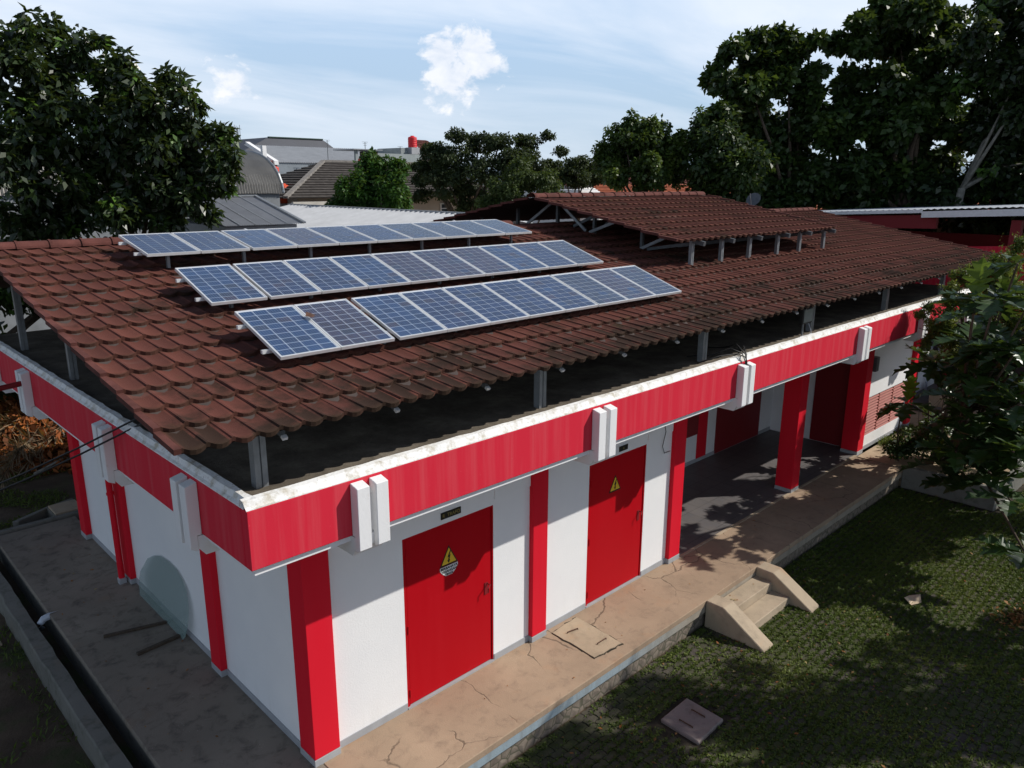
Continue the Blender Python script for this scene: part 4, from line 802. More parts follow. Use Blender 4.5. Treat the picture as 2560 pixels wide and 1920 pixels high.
# crown clumps: x, y, z, radius in metres
CL = {
'LA':[(2.98,18.55,10.6,0.62),(3.39,17.61,10.88,0.46),(4.05,17.8,10.98,0.42),(4.26,17.11,10.45,0.41),(4.49,17.26,10.78,0.26),(2.91,17.23,9.61,0.9),(4.09,17.79,9.86,0.85),(2.77,17.76,8.38,1.14),(3.76,16.82,8.58,1.03),(3.03,16.77,7.38,1.02),(2.53,17.46,6.48,0.94),(3.62,17.41,6.25,0.65),(2.02,18.91,10.15,1.03),(1.75,20.08,8.22,1.3),(1.53,19.09,6.66,0.96),(4.67,16.64,10.58,0.21)],
'LB':[(4.69,15.53,10.14,0.32),(4.9,16.99,9.56,0.75),(4.84,15.32,9.62,0.4),(5.93,15.55,9.73,0.4),(5.8,14.49,9.35,0.32),(5.19,15.11,9.06,0.71),(6.19,14.5,9.07,0.16),(6.03,15.03,8.62,0.63),(6.68,14.39,8.32,0.38),(6.53,13.88,7.75,0.39),(6.31,14.13,7.35,0.5),(6.3,15.41,7.62,0.65),(5.37,15.37,8.0,0.84),(4.57,15.79,8.38,0.87),(4.41,17.0,7.19,0.97),(5.16,15.67,6.99,0.85),(5.73,14.54,6.69,0.52),(6.21,14.74,6.32,0.28),(4.21,15.47,6.24,0.62),(5.28,15.12,6.12,0.48),(5.64,15.18,7.4,0.63)],
'R5':[(33.31,12.78,13.87,0.56),(32.16,13.55,13.65,0.59),(31.18,13.95,12.99,0.66),(32.55,13.46,12.56,0.94),(33.88,12.5,13.13,0.79),(30.9,14.78,12.44,0.37),(30.69,14.86,11.82,0.49),(30.39,13.77,11.53,0.66),(31.26,13.03,11.2,1.1),(32.99,12.19,11.62,1.02),(33.63,11.31,12.12,0.55),(34.0,11.44,10.94,0.84),(31.48,14.44,10.61,0.57),(33.42,13.68,9.95,1.36),(34.11,12.18,9.92,1.15),(34.49,12.82,8.28,1.38),(33.4,10.63,9.46,0.92),(32.29,12.91,8.23,1.14)],
'R5b':[(29.35,13.63,9.91,0.81),(29.4,14.32,9.08,0.83),(28.6,12.83,8.15,1.33),(28.47,13.94,7.64,0.63),(28.51,11.77,7.8,1.21),(29.12,13.03,6.77,1.09),(31.76,12.47,6.58,1.13),(32.97,11.1,6.77,1.13),(31.85,11.49,6.41,0.93),(28.64,13.87,6.77,0.55)],
'R6':[(36.75,9.7,14.87,0.83),(35.79,7.92,14.41,0.97),(38.98,7.59,14.37,0.93),(34.46,9.79,14.15,0.54),(34.82,10.95,13.5,0.56),(33.52,11.3,13.47,0.33),(34.81,9.64,13.26,0.61),(37.36,9.03,13.49,1.12),(37.83,7.54,12.86,1.38),(35.84,10.46,11.9,0.85),(35.57,8.67,11.55,1.0),(36.91,7.34,11.05,1.37),(35.65,10.2,10.44,1.14),(34.99,8.24,9.78,1.36),(38.39,7.42,9.37,1.62),(33.57,10.14,9.44,0.92),(33.99,9.77,7.86,1.39),(36.61,8.76,7.71,1.62),(39.94,7.71,7.74,1.49),(35.42,11.05,6.76,0.98),(35.5,9.11,6.41,0.95),(37.57,7.48,6.42,0.96)],
'R7':[(37.39,4.57,14.09,0.94),(36.09,5.18,14.43,0.54),(35.09,5.16,13.02,0.66),(36.6,3.56,12.48,1.41),(36.49,4.73,11.64,1.03),(38.3,3.96,10.58,1.58),(38.21,4.7,9.43,1.17),(39.09,3.53,8.57,1.53),(37.77,4.47,7.52,0.99),(39.18,3.47,7.0,1.27),(37.33,2.42,11.36,1.99),(37.43,2.08,8.17,1.86)],
'DT':[(24.12,25.55,9.44,0.53),(23.67,26.81,8.67,0.67),(23.66,27.68,7.87,0.68),(24.3,26.11,8.27,1.15),(25.7,25.47,9.1,0.84),(25.68,23.91,9.21,0.74),(27.25,23.44,9.26,0.67),(28.13,22.89,9.55,0.34),(28.14,21.97,8.73,0.37),(26.08,22.85,8.26,1.12),(24.95,24.04,7.66,1.13),(23.81,25.87,7.06,1.15),(24.04,27.49,7.26,0.86),(25.37,25.77,6.23,1.07),(23.74,27.77,6.42,0.56),(28.54,22.9,8.07,0.51),(27.22,22.8,7.48,0.84)],
'BU':[(18.35,16.39,6.8,0.59),(19.38,16.1,7.41,0.66),(19.45,15.08,7.11,0.65),(18.48,15.41,6.66,0.73),(20.43,15.35,6.8,0.45),(18.23,16.77,6.31,0.38)],
'FT':[(36.34,28.03,8.43,0.52),(37.8,28.23,7.83,0.8),(37.97,27.33,7.57,0.58),(36.35,28.98,7.56,0.58),(36.41,28.06,7.56,0.68)],
'T4':[(26.13,16.29,9.19,0.68),(26.62,15.78,9.33,0.75),(27.62,15.4,9.13,0.76),(25.84,16.94,8.33,0.58),(27.01,16.47,8.35,0.92),(28.06,15.43,8.36,0.88),(27.87,14.68,8.69,0.47),(25.26,16.86,7.94,0.32),(25.49,16.16,7.62,0.64),(26.32,15.02,7.46,0.8),(28.12,14.78,7.65,0.59),(26.6,15.51,9.55,0.32),(27.98,14.54,9.24,0.18),(25.3,16.84,8.83,0.16)],
'ST':[(17.62,23.59,8.13,0.35),(17.32,23.87,7.58,0.53),(17.87,23.12,7.58,0.64),(18.05,22.32,7.75,0.42),(16.38,23.42,7.06,0.62),(17.44,23.47,6.89,0.8),(17.46,22.0,6.74,0.73),(16.54,24.37,6.54,0.53),(16.28,24.63,6.23,0.36),(17.23,23.52,6.29,0.64),(18.29,22.58,6.24,0.54)],
'SH':[(16.46,-0.77,5.15,0.23),(16.88,-1.04,5.23,0.32),(17.28,-1.37,5.5,0.38),(16.87,-1.73,5.92,0.19),(16.05,-0.72,4.92,0.19),(16.94,-1.16,4.83,0.38),(17.2,-1.64,4.86,0.41),(15.75,-0.42,4.5,0.14),(15.6,-0.33,4.34,0.12),(15.73,-0.7,4.28,0.3),(15.94,-0.51,3.96,0.25),(16.34,-0.89,4.51,0.37),(17.27,-1.32,4.27,0.47),(17.22,-1.88,4.26,0.41),(15.84,-0.89,3.85,0.3),(16.68,-1.07,3.67,0.38),(17.01,-1.64,3.61,0.47),(16.91,-1.23,3.28,0.33),(15.76,-0.44,3.68,0.14)],
}

# ------------------------------------------------------------------ paved courtyard
from bpy_extras.object_utils import world_to_camera_view
bpy.context.view_layer.update()
def seen(x, y, z=0, mar=.06):
    q = world_to_camera_view(SC, cam, Vector((x, y, z))); return q.z > 0 and -mar < q.x < 1 + mar and -mar < q.y < 1 + mar
cy = thing('courtyard_paving', 'mossy courtyard of dark interlocking pavers below the walkway', 'paving', (8, -2, 0))
cy['kind'] = 'structure'
del cy['category']; del cy['label']
PX, PY, ZA, ZB, JG = .228, .128, .014, .012, .006
def paver_outline():
    b = [(0, 0), (.25, ZA), (.5, 0), (.75, ZA), (1, 0)]; pts = [(u * PX, v) for u, v in b]
    pts += [(PX + ZB, PY * .5)] + [(u * PX, PY + v) for u, v in reversed(b)] + [(ZB, PY * .5)]
    c = Vector((PX / 2, PY / 2 + ZA / 2)); out = []
    for x, y in pts: d = Vector((x, y)) - c; out.append(d * (1 - JG / d.length))
    return out
po = paver_outline(); npo = len(po)
pv_me = []
for k in range(3):
    m = MB(); rg = random.Random(k); vs = [(p.x, p.y, -.05) for p in po] + [(p.x, p.y, -.006) for p in po] + [(p.x * .95, p.y * .92, rg.uniform(-.001, .002)) for p in po]
    fs = [tuple(range(2 * npo, 3 * npo))] + [(i, (i + 1) % npo, (i + 1) % npo + npo, i + npo) for i in range(npo)] + [(i + npo, (i + 1) % npo + npo, (i + 1) % npo + 2 * npo, i + 2 * npo) for i in range(npo)]
    m.add(vs, fs); o = m.build('paver', M['paver'], None, loc=(0, 0, 0)); pv_me.append(o.data); bpy.data.objects.remove(o)
pvl = []; prg = random.Random(9)
for j in range(int(9.5 / PY)):
    y = -.22 - j * PY
    for i in range(int(21 / PX)):
        x = 1.6 + i * PX + (j % 2) * PX * .5
        if x > 16.3 and y > -2.3: continue
        if 5.0 < x < 5.86 and -1.74 < y < -.96: continue
        if 7.5 < x < 9.65 and y > -.86 and not (7.93 > x or x > 9.28): continue
        if seen(x, y): pvl.append((x, y))
pvl.sort(key=lambda q: (Vector((q[0], q[1], 0)) - cam.matrix_world.translation).length)
def pmask(x, y): return mnoise.noise(Vector((x * .55, y * .55, 3.1))) * .6 + mnoise.noise(Vector((x * 1.9, y * 1.9, 7.7))) * .4
V = []; Fv = []; k0 = 0; rest_v = []; rest_f = []
# pieces that show largest are parts of their own (those in the sun by the stairs first, they read best)
near = sorted(pvl, key=lambda q: (Vector((q[0], q[1], 0)) - Vector((6.6, -.8, 3.2))).length)[:300]; near = set(near)
for (x, y) in pvl:
    z = prg.uniform(-.006, .006) ; ry = prg.uniform(-.03, .03); rx = prg.uniform(-.03, .03); rz = prg.uniform(-.03, .03)
    if (x, y) in near:
        o = bpy.data.objects.new('paver', pv_me[prg.randrange(3)]); o.rotation_euler = (rx, ry, rz); link(o, cy, (x, y, z))
    else:
        Rm = Matrix.Rotation(rz, 3, 'Z') @ Matrix.Rotation(ry, 3, 'Y') @ Matrix.Rotation(rx, 3, 'X'); me = pv_me[prg.randrange(3)]
        b = len(rest_v); rest_v += [tuple(Rm @ v.co + Vector((x, y, z))) for v in me.vertices]; rest_f += [tuple(i + b for i in p.vertices) for p in me.polygons]
m = MB(); m.add(rest_v, rest_f); m.build('paver_field', M['paver'], cy, recalc=False, kind='stuff')
# weeds in the joints
rng = np.random.RandomState(33); pts = []
for (x, y) in pvl:
    d = math.hypot(x - cam.location.x, y - cam.location.y)
    g = pmask(x, y)
    zone = math.exp(-(((x - 9.6) / 2.6) ** 2 + ((y + 1.7) / 1.5) ** 2)); far = min(1, max(0, (x - 9) / 4))
    dens = 12 + 44 * zone + 44 * far + 100 * max(0, g + .10) - (9 if y > -.6 and x < 8 else 0)
    if 4.6 < x < 6.2 and -2.1 < y < -.6: dens += 16
    n = max(0, int(dens + rng.uniform(-2, 2)))
    for _ in range(n):
        r = rng.rand()
        if r < .62: u = rng.rand(); px, py = u * PX, ZA * (1 - abs(((u * 2) % 1) * 2 - 1))
        elif r < .85: u = rng.rand(); px, py = ZB * (1 - abs(u * 2 - 1)), u * PY
        else: px, py = rng.rand() * PX, rng.rand() * PY
        pts.append((x + px - PX / 2 + rng.normal() * .008, y + py - PY / 2 + rng.normal() * .008))
for _ in range(1500):   # weeds along the foot of the walkway and the stairs
    x = rng.uniform(2.0, 16.3); t = abs(rng.normal()) * .06
    if 7.55 < x < 9.6: continue
    if mnoise.noise(Vector((x * 1.3, 0, 5))) > -.05: pts.append((x, -.19 - t))
P = np.array(pts); n = len(P); P = np.c_[P, rng.uniform(-.004, .012, n)]
rep = 3; P = np.repeat(P, rep, 0) + rng.normal(size=(n * rep, 3)) * [.008, .008, .002]; n = len(P)
Nn = unit(n, rng) * .75 + [0, 0, .8]; Nn /= np.linalg.norm(Nn, axis=1, keepdims=True); T = rng.normal(size=(n, 3)) * [1, 1, .3] + [0, 0, .45]
V, F = leaves(P, Nn, T, rng.uniform(.020, .055, n), .42, .08)
tn = np.array([mnoise.noise(Vector((p[0] * .9, p[1] * .9, 1.0))) for p in P]) * .5 + .45 + rng.uniform(-.25, .25, n)
tag(bulk('grass', V, F, M['grass'], None, np.clip(tn, 0, 1)), kind='stuff')
# fallen leaves
P = []
while len(P) < 620:
    x, y = rng.uniform(3, 20), rng.uniform(-8, -.25)
    if seen(x, y) and not (7.6 < x < 9.6 and y > -.9): P.append((x, y, rng.uniform(.006, .016)))
for _ in range(34): P.append((rng.uniform(3, 15), rng.uniform(-.1, .95), W0 + .004))
for _ in range(26): P.append((rng.uniform(-.2, .9), rng.uniform(2, 9), W0 + .004))
for _ in range(7): P.append((rng.uniform(8.0, 9.2), rng.uniform(-.46, -.2), .316))
P = np.array(P); n = len(P); Nn = unit(n, rng) * .30 + [0, 0, 1]; Nn /= np.linalg.norm(Nn, axis=1, keepdims=True)
V, F = leaves(P, Nn, unit(n, rng), rng.uniform(.03, .085, n), .5, .08); tag(bulk('leaf_litter', V, F, M['dry_leaf'], None, rng.uniform(.1, 1, n)), kind='stuff')
P = np.c_[rng.normal(11.6, .28, 200), rng.normal(-3.75, .13, 200), rng.uniform(.01, .06, 200)]; V, F = leaves(P, unit(200, rng) * .6 + [0, 0, .8], unit(200, rng), rng.uniform(.05, .11, 200), .5, .12); tag(bulk('leaf_pile', V, F, M['dry_leaf'], None, rng.uniform(0, .9, 200)), kind='stuff')
m = MB(); m.add([(10.78, -2.36, .02), (10.88, -2.20, .06), (11.06, -2.22, .04), (11.14, -2.38, .10), (10.98, -2.46, .03), (10.95, -2.33, .03)], [(0, 5, 1), (1, 5, 2), (2, 5, 3), (3, 5, 4), (4, 5, 0)])
tag(m.build('fallen_leaf', plain('pale_dry_leaf', (.52, .41, .28), .7, .2, 9, .2), recalc=False), 'large pale curled dry leaf lying alone on the sunlit courtyard', 'leaf')
# left yard grass
P = np.c_[rng.uniform(-1.6, 3.0, 14000), rng.uniform(10.95, 15.8, 14000), np.zeros(14000)]; k = np.array([mnoise.noise(Vector((p[0] * .8, p[1] * .8, 2))) for p in P]); P = P[(k > -.12) & ~((P[:, 0] > .05) & (P[:, 0] < 1.4) & (P[:, 1] < 11.95))]
Q = np.c_[rng.uniform(-2.6, -.76, 5000), rng.uniform(2.2, 11, 5000), np.full(5000, -.03)]; k = np.array([mnoise.noise(Vector((p[0] * 1.1, p[1] * .9, 6))) + .35 * math.exp(-((p[0] + .8) / .35) ** 2) for p in Q]); P = np.r_[P, Q[k > .12]]; n = len(P)
Nn = unit(n, rng) + [0, 0, .3]; V, F = leaves(P, Nn / np.linalg.norm(Nn, axis=1, keepdims=True), rng.normal(size=(n, 3)) * .6 + [0, 0, 1], rng.uniform(.05, .14, n), .22, .03); tag(bulk('yard_grass', V, F, M['grass'], None, rng.uniform(0, .7, n)), kind='stuff')
m = MB(); m.prism([(-1.20, 7.55, -.02), (-.98, 7.62, -.02), (-.95, 7.35, -.02), (-1.16, 7.28, -.02)], (0, .01, .035)); tag(m.build('broken_tile', M['step']), 'flat pale broken tile lying on the soil left of the drain wall', 'broken tile')

# ------------------------------------------------------------------ retaining wall, planter, annex
m = MB(); m.prism([(16.40, -.17, -.05), (16.42, -2.18, -.05), (24, -2.30, -.05), (24, -2.14, -.05), (16.56, -2.04, -.05), (16.54, -.17, -.05)], (0, 0, .58)); tag(m.build('retaining_wall', M['drain'], bevel=.012), 'dark low retaining wall along the shaded edge of the courtyard', 'wall')
sheet('courtyard_bed', [(16.45, -14), (34, -14), (34, -2.2), (16.45, -2.2)], -.012, M['joint'])
ANX = thing('annex_building', 'red and white annex with long window beyond the right end of the walkway', 'building', (27, 4, 0))
def abox(name, mat, *b, bevel=0, parent=None): return ubox(name, mat, *b, bevel, parent or ANX)
abox('floor', 'hall_floor', 21.9, 34, .86, 2.1, .30, .50); abox('floor_edge', 'step', 21.86, 34, .80, .858, .30, .505)
abox('wall', 'white', 22.0, 34, 2.1, 2.25, .45, 1.22); abox('wall', 'white', 22.0, 34, 2.1, 2.25, 2.62, 3.3)
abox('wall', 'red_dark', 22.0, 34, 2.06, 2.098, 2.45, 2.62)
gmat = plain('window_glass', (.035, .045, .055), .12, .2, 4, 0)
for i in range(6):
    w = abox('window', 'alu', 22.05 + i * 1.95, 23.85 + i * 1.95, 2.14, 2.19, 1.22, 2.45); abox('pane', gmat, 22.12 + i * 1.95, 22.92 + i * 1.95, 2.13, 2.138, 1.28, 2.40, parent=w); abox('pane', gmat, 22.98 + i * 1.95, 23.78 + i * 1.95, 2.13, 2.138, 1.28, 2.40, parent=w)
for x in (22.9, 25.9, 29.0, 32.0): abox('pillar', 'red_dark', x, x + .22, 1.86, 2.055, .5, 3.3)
abox('roof', plain('white_sheet_roof', (.74, .75, .76), .5, .08, 3, .1), 21.6, 34, 1.2, 4.5, 3.35, 3.44)
for x in (24.5, 24.62): m = MB(); m.tube([(x, 2.0, .5), (x, 2.0, 3.34)], .02, 6); m.build('downpipe', M['pvc'], ANX)
HL = thing('open_hall', 'grey sheet roofed hall with red beams and red side wall at right', 'building', (29, 4, 0))
def corr(name, mat, a, b, c, n, amp, parent, kind=None, seg=4):
    """corrugated sheet from corner a along ab (waves) and ac (slope)"""
    a, b, c = Vector(a), Vector(b), Vector(c); u = b - a; v = c - a; nn = u.cross(v).normalized(); vs = []; fs = []; N_ = n * seg
    for j in (0, 1):
        for i in range(N_ + 1): vs.append(a + u * (i / N_) + v * j + nn * (amp * math.sin(2 * math.pi * i / seg)))
    for i in range(N_): fs.append((i, i + 1, N_ + 2 + i, N_ + 1 + i))
    m = MB(); m.add(vs, fs); return m.build(name, mat, parent, recalc=False)
grey_sheet = plain('grey_roof_sheet', (.27, .28, .30), .55, .12, 2, .1); pale_sheet = plain('pale_roof_sheet', (.36, .39, .43), .45, .1, 2, .1); white_sheet = plain('white_corrugated_sheet', (.43, .44, .455), .55, .1, 2, .1)
corr('roof', pale_sheet, (25, 9.5, 6.02), (25, -4.5, 6.76), (40, 9.5, 5.97), 70, .016, HL)
def slant(name, mat, x0, x1, ya, yb, za0, za1, zb0, zb1):
    m = MB(); m.prism([(x0, ya, za0), (x0, yb, zb0), (x0, yb, zb1), (x0, ya, za1)], (x1 - x0, 0, 0)); return m.build(name, M[mat], HL)
slant('edge_trim', 'alu', 24.96, 25.03, 9.5, 3.0, 5.92, 6.03, 6.25, 6.36); slant('edge_trim', 'alu', 24.9, 25.03, 2.99, -4.5, 6.10, 6.30, 6.5, 6.72)
slant('beam', 'red_dark', 25.2, 25.4, 9.5, 2.6, 5.55, 5.90, 5.75, 6.20); slant('wall', 'red', 25.3, 25.42, 6.0, -5.5, 3.0, 4.9, 3.0, 5.75)
for y in (7.2, 4.6, .2, -3): abox('column', 'red_dark', 25.25, 25.55, y, y + .28, .4, 6.1, parent=HL)
abox('wall', 'red_dark', 33, 33.2, -5, 10, .4, 5.2, parent=HL); abox('wall', 'under', 26.5, 26.6, -5, 9.5, .4, 4.6, parent=HL)
pb = thing('planter_box', 'concrete planter box with dry plants on the annex terrace', 'planter', (23.7, 1.05, .5))
for b in ((22.7, 24.75, .78, .88), (22.7, 24.75, 1.22, 1.32), (22.7, 22.82, .882, 1.218), (24.63, 24.75, .882, 1.218)): ubox('side', 'step', *b, .5, .86, .006, pb)
ubox('earth', 'soil', 22.821, 24.629, .881, 1.219, .5, .70, 0, pb)
P = np.c_[rng.uniform(22.85, 24.6, 260), rng.uniform(.9, 1.2, 260), np.full(260, .71)]; V, F = leaves(P, unit(260, rng) + [0, 0, .4], unit(260, rng) + [0, 0, .5], rng.uniform(.06, .16, 260), .4, .1); bulk('dry_plants', V, F, M['dry_leaf'], pb, rng.uniform(0, .7, 260))
ds = thing('satellite_dish', 'grey satellite dish standing behind the far roof ridge', 'satellite dish', (22.3, 7.6, 5.9))
m = MB(); c = Vector((22.3, 7.6, 6.62)); ax = Vector((-.85, -.1, .5)).normalized(); e1 = ax.cross(Vector((0, 0, 1))).normalized(); e2 = ax.cross(e1); vs = [c]; fs = []
for j in range(1, 5):
    for i in range(18): t = 2 * math.pi * i / 18; r_ = .25 * j / 4; vs.append(c + (e1 * math.cos(t) + e2 * math.sin(t)) * r_ + ax * (.55 * r_ * r_))
for i in range(18): fs.append((0, 1 + i, 1 + (i + 1) % 18))
for j in range(3):
    for i in range(18): fs.append((1 + j * 18 + i, 1 + (j + 1) * 18 + i, 1 + (j + 1) * 18 + (i + 1) % 18, 1 + j * 18 + (i + 1) % 18))
m.add(vs, fs); m.build('dish', M['steel_dark'], ds, smooth=True, recalc=False); MB().tube([(22.3, 7.6, 5.8), (22.33, 7.6, 6.6)], .03, 6).build('mast', M['galv'], ds); MB().tube([c + e2 * .3, c + ax * .42, c - e2 * .0 + ax * .42], .012, 5).build('feed_arm', M['galv'], ds)

# ------------------------------------------------------------------ breadfruit tree, shrubs, weeds
BF = thing('breadfruit_tree', 'breadfruit tree with huge lobed leaves at the right edge', 'tree', (18.1, .35, W0))
def bleaf(seed, lobes=4):
    rg = random.Random(seed); R_ = [(0, 0), (.07, .07)]; ts = [.18, .36, .55, .73]
    for i, t in enumerate(ts):
        w = (.26, .36, .34, .24)[i] * rg.uniform(.9, 1.1); R_ += [(w, t + .13), (w * .93, t + .175), (w * .42 if i < 3 else w * .5, t + .10 + .05)]
    R_ += [(.055, .95)]; R_ = [(x, min(y, .98)) for x, y in R_]; vs = []; fs = []
    z = lambda x, y: abs(x) * .30 - .28 * y * y + .02 * math.sin(17 * y)
    sp = [(0, y) for _, y in R_] + [(0, 1.0)]
    n = len(R_); 
    for x, y in R_: vs.append((x, y, z(x, y)))
    for x, y in R_: vs.append((-x, y, z(x, y)))
    for i in range(n): y = R_[i][1] * .96 - (.05 if R_[i][0] > .15 else 0); vs.append((0, max(0, y), z(0, max(0, y)) - .012))
    vs.append((0, 1.0, z(0, 1.0)))
    for i in range(n - 1):
        fs.append((2 * n + i, i, i + 1, 2 * n + i + 1)); fs.append((n + i, 2 * n + i, 2 * n + i + 1, n + i + 1))
    fs += [(3 * n - 1, n - 1, 3 * n), (2 * n - 1, 3 * n - 1, 3 * n)]
    me = bpy.data.meshes.new('leaf'); me.from_pydata(vs, [], fs); a = me.attributes.new('tone', 'FLOAT', 'FACE'); a.data.foreach_set('value', [rg.uniform(.1, .9)] * len(me.polygons)); me.update(); return me
LM = [bleaf(i) for i in range(5)]; LY = [m_.copy() for m_ in LM[:2]]
for m_ in LM: m_.materials.append(M['leaf_big'])
for m_ in LY: m_.materials.append(M['leaf_yellow'])
ROS = [(14.86, -1.54, 4.58), (14.23, -2.32, 5.74), (13.24, -2.05, 2.18), (14.48, -1.87, 3.44), (13.82, -2.62, 4.16), (12.84, -3.06, 2.54), (13.4, -2.91, 3.29), (14.25, -2.34, 2.59), (12.3, -3.24, 1.83), (11.5, -3.75, 1.25), (15.42, -1.39, 3.98), (15.23, -1.91, 4.83), (14.16, -1.56, 1.56), (14.28, -2.37, 1.83), (13.83, -2.64, 4.91), (15.9, -1.85, 3.02), (14.9, -2.9, 5.2), (14.2, -3.4, 4.0), (15.3, -2.8, 3.6), (14.9, -2.7, 2.2), (13.6, -3.7, 2.6), (16.2, -2.6, 4.4), (15.4, -3.6, 5.0), (16.4, -3.4, 3.2)]
bg_ = random.Random(12)
for _ in range(26):
    x = bg_.uniform(13.2, 17.2); lo_ = -6.07 + .2126 * (x + 2.68); ROS.append((x, lo_ + bg_.uniform(-.3, .42) * .11 * (x + 2.68), bg_.uniform(1.0, 5.3)))
for _ in range(8): ROS.append((bg_.uniform(16.6, 18), bg_.uniform(-1.6, .2), bg_.uniform(1.3, 3.2))); tw = MB(); fk = Vector((16.6, -1.2, 2.1))
tw.tube([(18.1, .35, W0 - .1), (17.6, -.1, 1.1), fk], [.09, .08, .065], 7); tw.tube([(18.15, .3, W0 - .1), (17.9, -.5, 1.6), (17.0, -1.5, 2.9)], [.08, .065, .05], 7)
for c in ROS:
    c = Vector(c); mid = fk.lerp(c, .5) - Vector((0, 0, .25)); tw.tube([fk if c.x < 15.2 else Vector((17.0, -1.5, 2.9)), mid, c], [.045, .03, .018], 5)
    for i in range(bg_.randint(7, 9)):
        az = i * 2.4 + bg_.uniform(-.3, .3); el = R(bg_.uniform(-25, 50)); s = bg_.uniform(.48, .80)
        yl_ = bg_.random() < .10 and el > R(15)
        o = bpy.data.objects.new('leaf', (LY if yl_ else LM)[bg_.randrange(2 if yl_ else 5)])
        d = Vector((math.cos(az) * math.cos(el), math.sin(az) * math.cos(el), math.sin(el))); up = Vector((0, 0, 1)); xx = d.cross(up).normalized(); zz = xx.cross(d)
        if yl_: d, zz = zz * .8 + d * .6, d * -.8 + zz * .6; d.normalize(); zz = xx.cross(d)
        o.rotation_euler = Matrix((xx, d, zz)).transposed().to_euler(); o.scale = (s * bg_.uniform(.85, 1.1), s, s); link(o, BF, c + d * .06)
tw.build('trunk', M['bark'], BF, smooth=True, recalc=False)
sh = thing('shrub', 'twiggy light green small leaved shrub overhanging the right end of the fascia', 'shrub', (17.0, -.4, W0))
V, F, tn = crown(CL['SH'], 26000, .070, 5, asp=.5, droop=.0, up=.4, shell=.4, bright=.3); bulk('crown', V, F, M['leaf_light'], sh, tn)
srg = random.Random(2); m = MB(); hub = Vector((17.2, -.9, 3.4)); m.tube([(17.3, -.5, W0 - .1), (17.35, -.7, 2.0), hub], [.07, .055, .045], 7)
for c in CL['SH']:
    c_ = Vector(c[:3]); b = hub; m.tube([b, b.lerp(c_, .5) + Vector((srg.uniform(-.15, .15), srg.uniform(-.15, .15), .2)), c_], [.025, .014, .005], 5)
    for _ in range(5):
        d = Vector((srg.gauss(0, 1), srg.gauss(0, 1), abs(srg.gauss(.6, .6)))).normalized(); m.tube([c_, c_ + d * c[3] * srg.uniform(1.0, 1.5)], [.007, .003], 4)
m.build('stems', M['bark'], sh, recalc=False)
pts = []; tmp = []
for c in CL['SH']:
    for _ in range(6):
        d = np.array([srg.gauss(0, 1), srg.gauss(0, 1), abs(srg.gauss(.7, .6))]); d /= np.linalg.norm(d)
        for q in np.linspace(.7, 1.55, 16): tmp.append(np.array(c[:3]) + d * c[3] * q + np.array([srg.gauss(0, .02) for _ in range(3)]))
P = np.array(tmp); V, F = leaves(P, unit(len(P), rng) + [0, 0, .5], unit(len(P), rng), rng.uniform(.03, .06, len(P)), .5, .1); bulk('shoots', V, F, M['leaf_light'], sh, rng.uniform(.5, 1, len(P)))
for i, (x, y, h_, r_, lab) in enumerate(((16.95, .12, .75, .34, 'dark leafy bush growing at the walkway end below the louvres'), (17.5, -.25, .95, .42, 'taller leafy bush between the walkway end and the breadfruit trunk'), (17.2, -1.0, .8, .5, 'low bush in the shade behind the retaining wall'), (18.7, -.1, 1.0, .45, 'leafy bush standing beside the breadfruit trunks'), (17.9, -1.6, 1.1, .6, 'wide bush at the far corner behind the retaining wall'))):
    tree('bush', lab, 'bush', [(x, y, W0 + h_ * .65, r_), (x + .2, y - .1, W0 + h_ * .4, r_ * .8), (x - .2, y + .1, W0 + h_ * .45, r_ * .7)], (x, y, W0), 900, .12, M['leaf_mid'], 60 + i, .02, limbs=3, group='bushes at the walkway end', shell=.4)
for i, (x, y, lab) in enumerate(((18.2, .86, 'tuft of grass at the foot of the louvred wall'), (19.75, .84, 'tuft of grass beside the last red column'), (20.6, .5, 'sparse weeds on the sandy ground beyond the last red column'))):
    n = 260; P = np.c_[rng.normal(x, .22, n), rng.normal(y, .08, n), np.full(n, W0 - .02)]; V, F = leaves(P, unit(n, rng), rng.normal(size=(n, 3)) * .5 + [0, 0, 1], rng.uniform(.08, .2, n), .15, .02); tag(bulk('grass_tuft', V, F, M['grass'], None, rng.uniform(.3, 1, n)), lab, 'weeds', 'weeds by the louvred wall')

# ------------------------------------------------------------------ trees
def grow(cl, k): return [(x, y, z, r * k) for x, y, z, r in cl]
def low(cl, pts): return cl + pts
tree('broadleaf_tree', 'tall dark glossy broadleaf tree at the far left edge', 'tree', low(CL['LA'], [(x, 17.5 + (i % 2) * .8, z, 1.0) for i, (x, z) in enumerate(((0, 2), (1.4, 2.4), (2.8, 2.0), (4.2, 2.6), (.6, 4.2), (2.1, 4.6), (3.5, 4.4), (4.8, 4.8)))]), (3.4, 19.2, 0), 24000, .27, M['leaf_dark'], 101, .24, group='trees beyond the left roof', bright=.10, droop=.7, up=.35)
tree('broadleaf_tree', 'dark glossy broadleaf tree leaning right behind the ridge, beside the grey roofs', 'tree', low(CL['LB'], [(x, 16.0 + (i % 2) * .5, z, .75) for i, (x, z) in enumerate(((4.4, 1.6), (5.6, 2.0), (6.4, 3.2), (5.0, 3.6), (6.3, 4.9), (4.2, 5.0)))]), (4.9, 16.6, 0), 23000, .25, M['leaf_dark'], 102, .22, group='trees beyond the left roof', bright=.10, droop=.7, up=.35)
tree('almond_tree', 'tall tree with tiered rosettes of leaves, left of the big right trees', 'tree', low(grow(CL['R5'], 1.14), [(31.5, 12.2, 6, 1.25), (33, 11, 5, 1.25), (33.5, 12.5, 7.5, 1.25), (32, 13.5, 5.5, 1.25)]), (32.5, 11.5, 0), 24000, .36, M['leaf_mid'], 103, .3, shell=.5, bright=.08, droop=.1, up=.6, flat=.7, asp=.6)
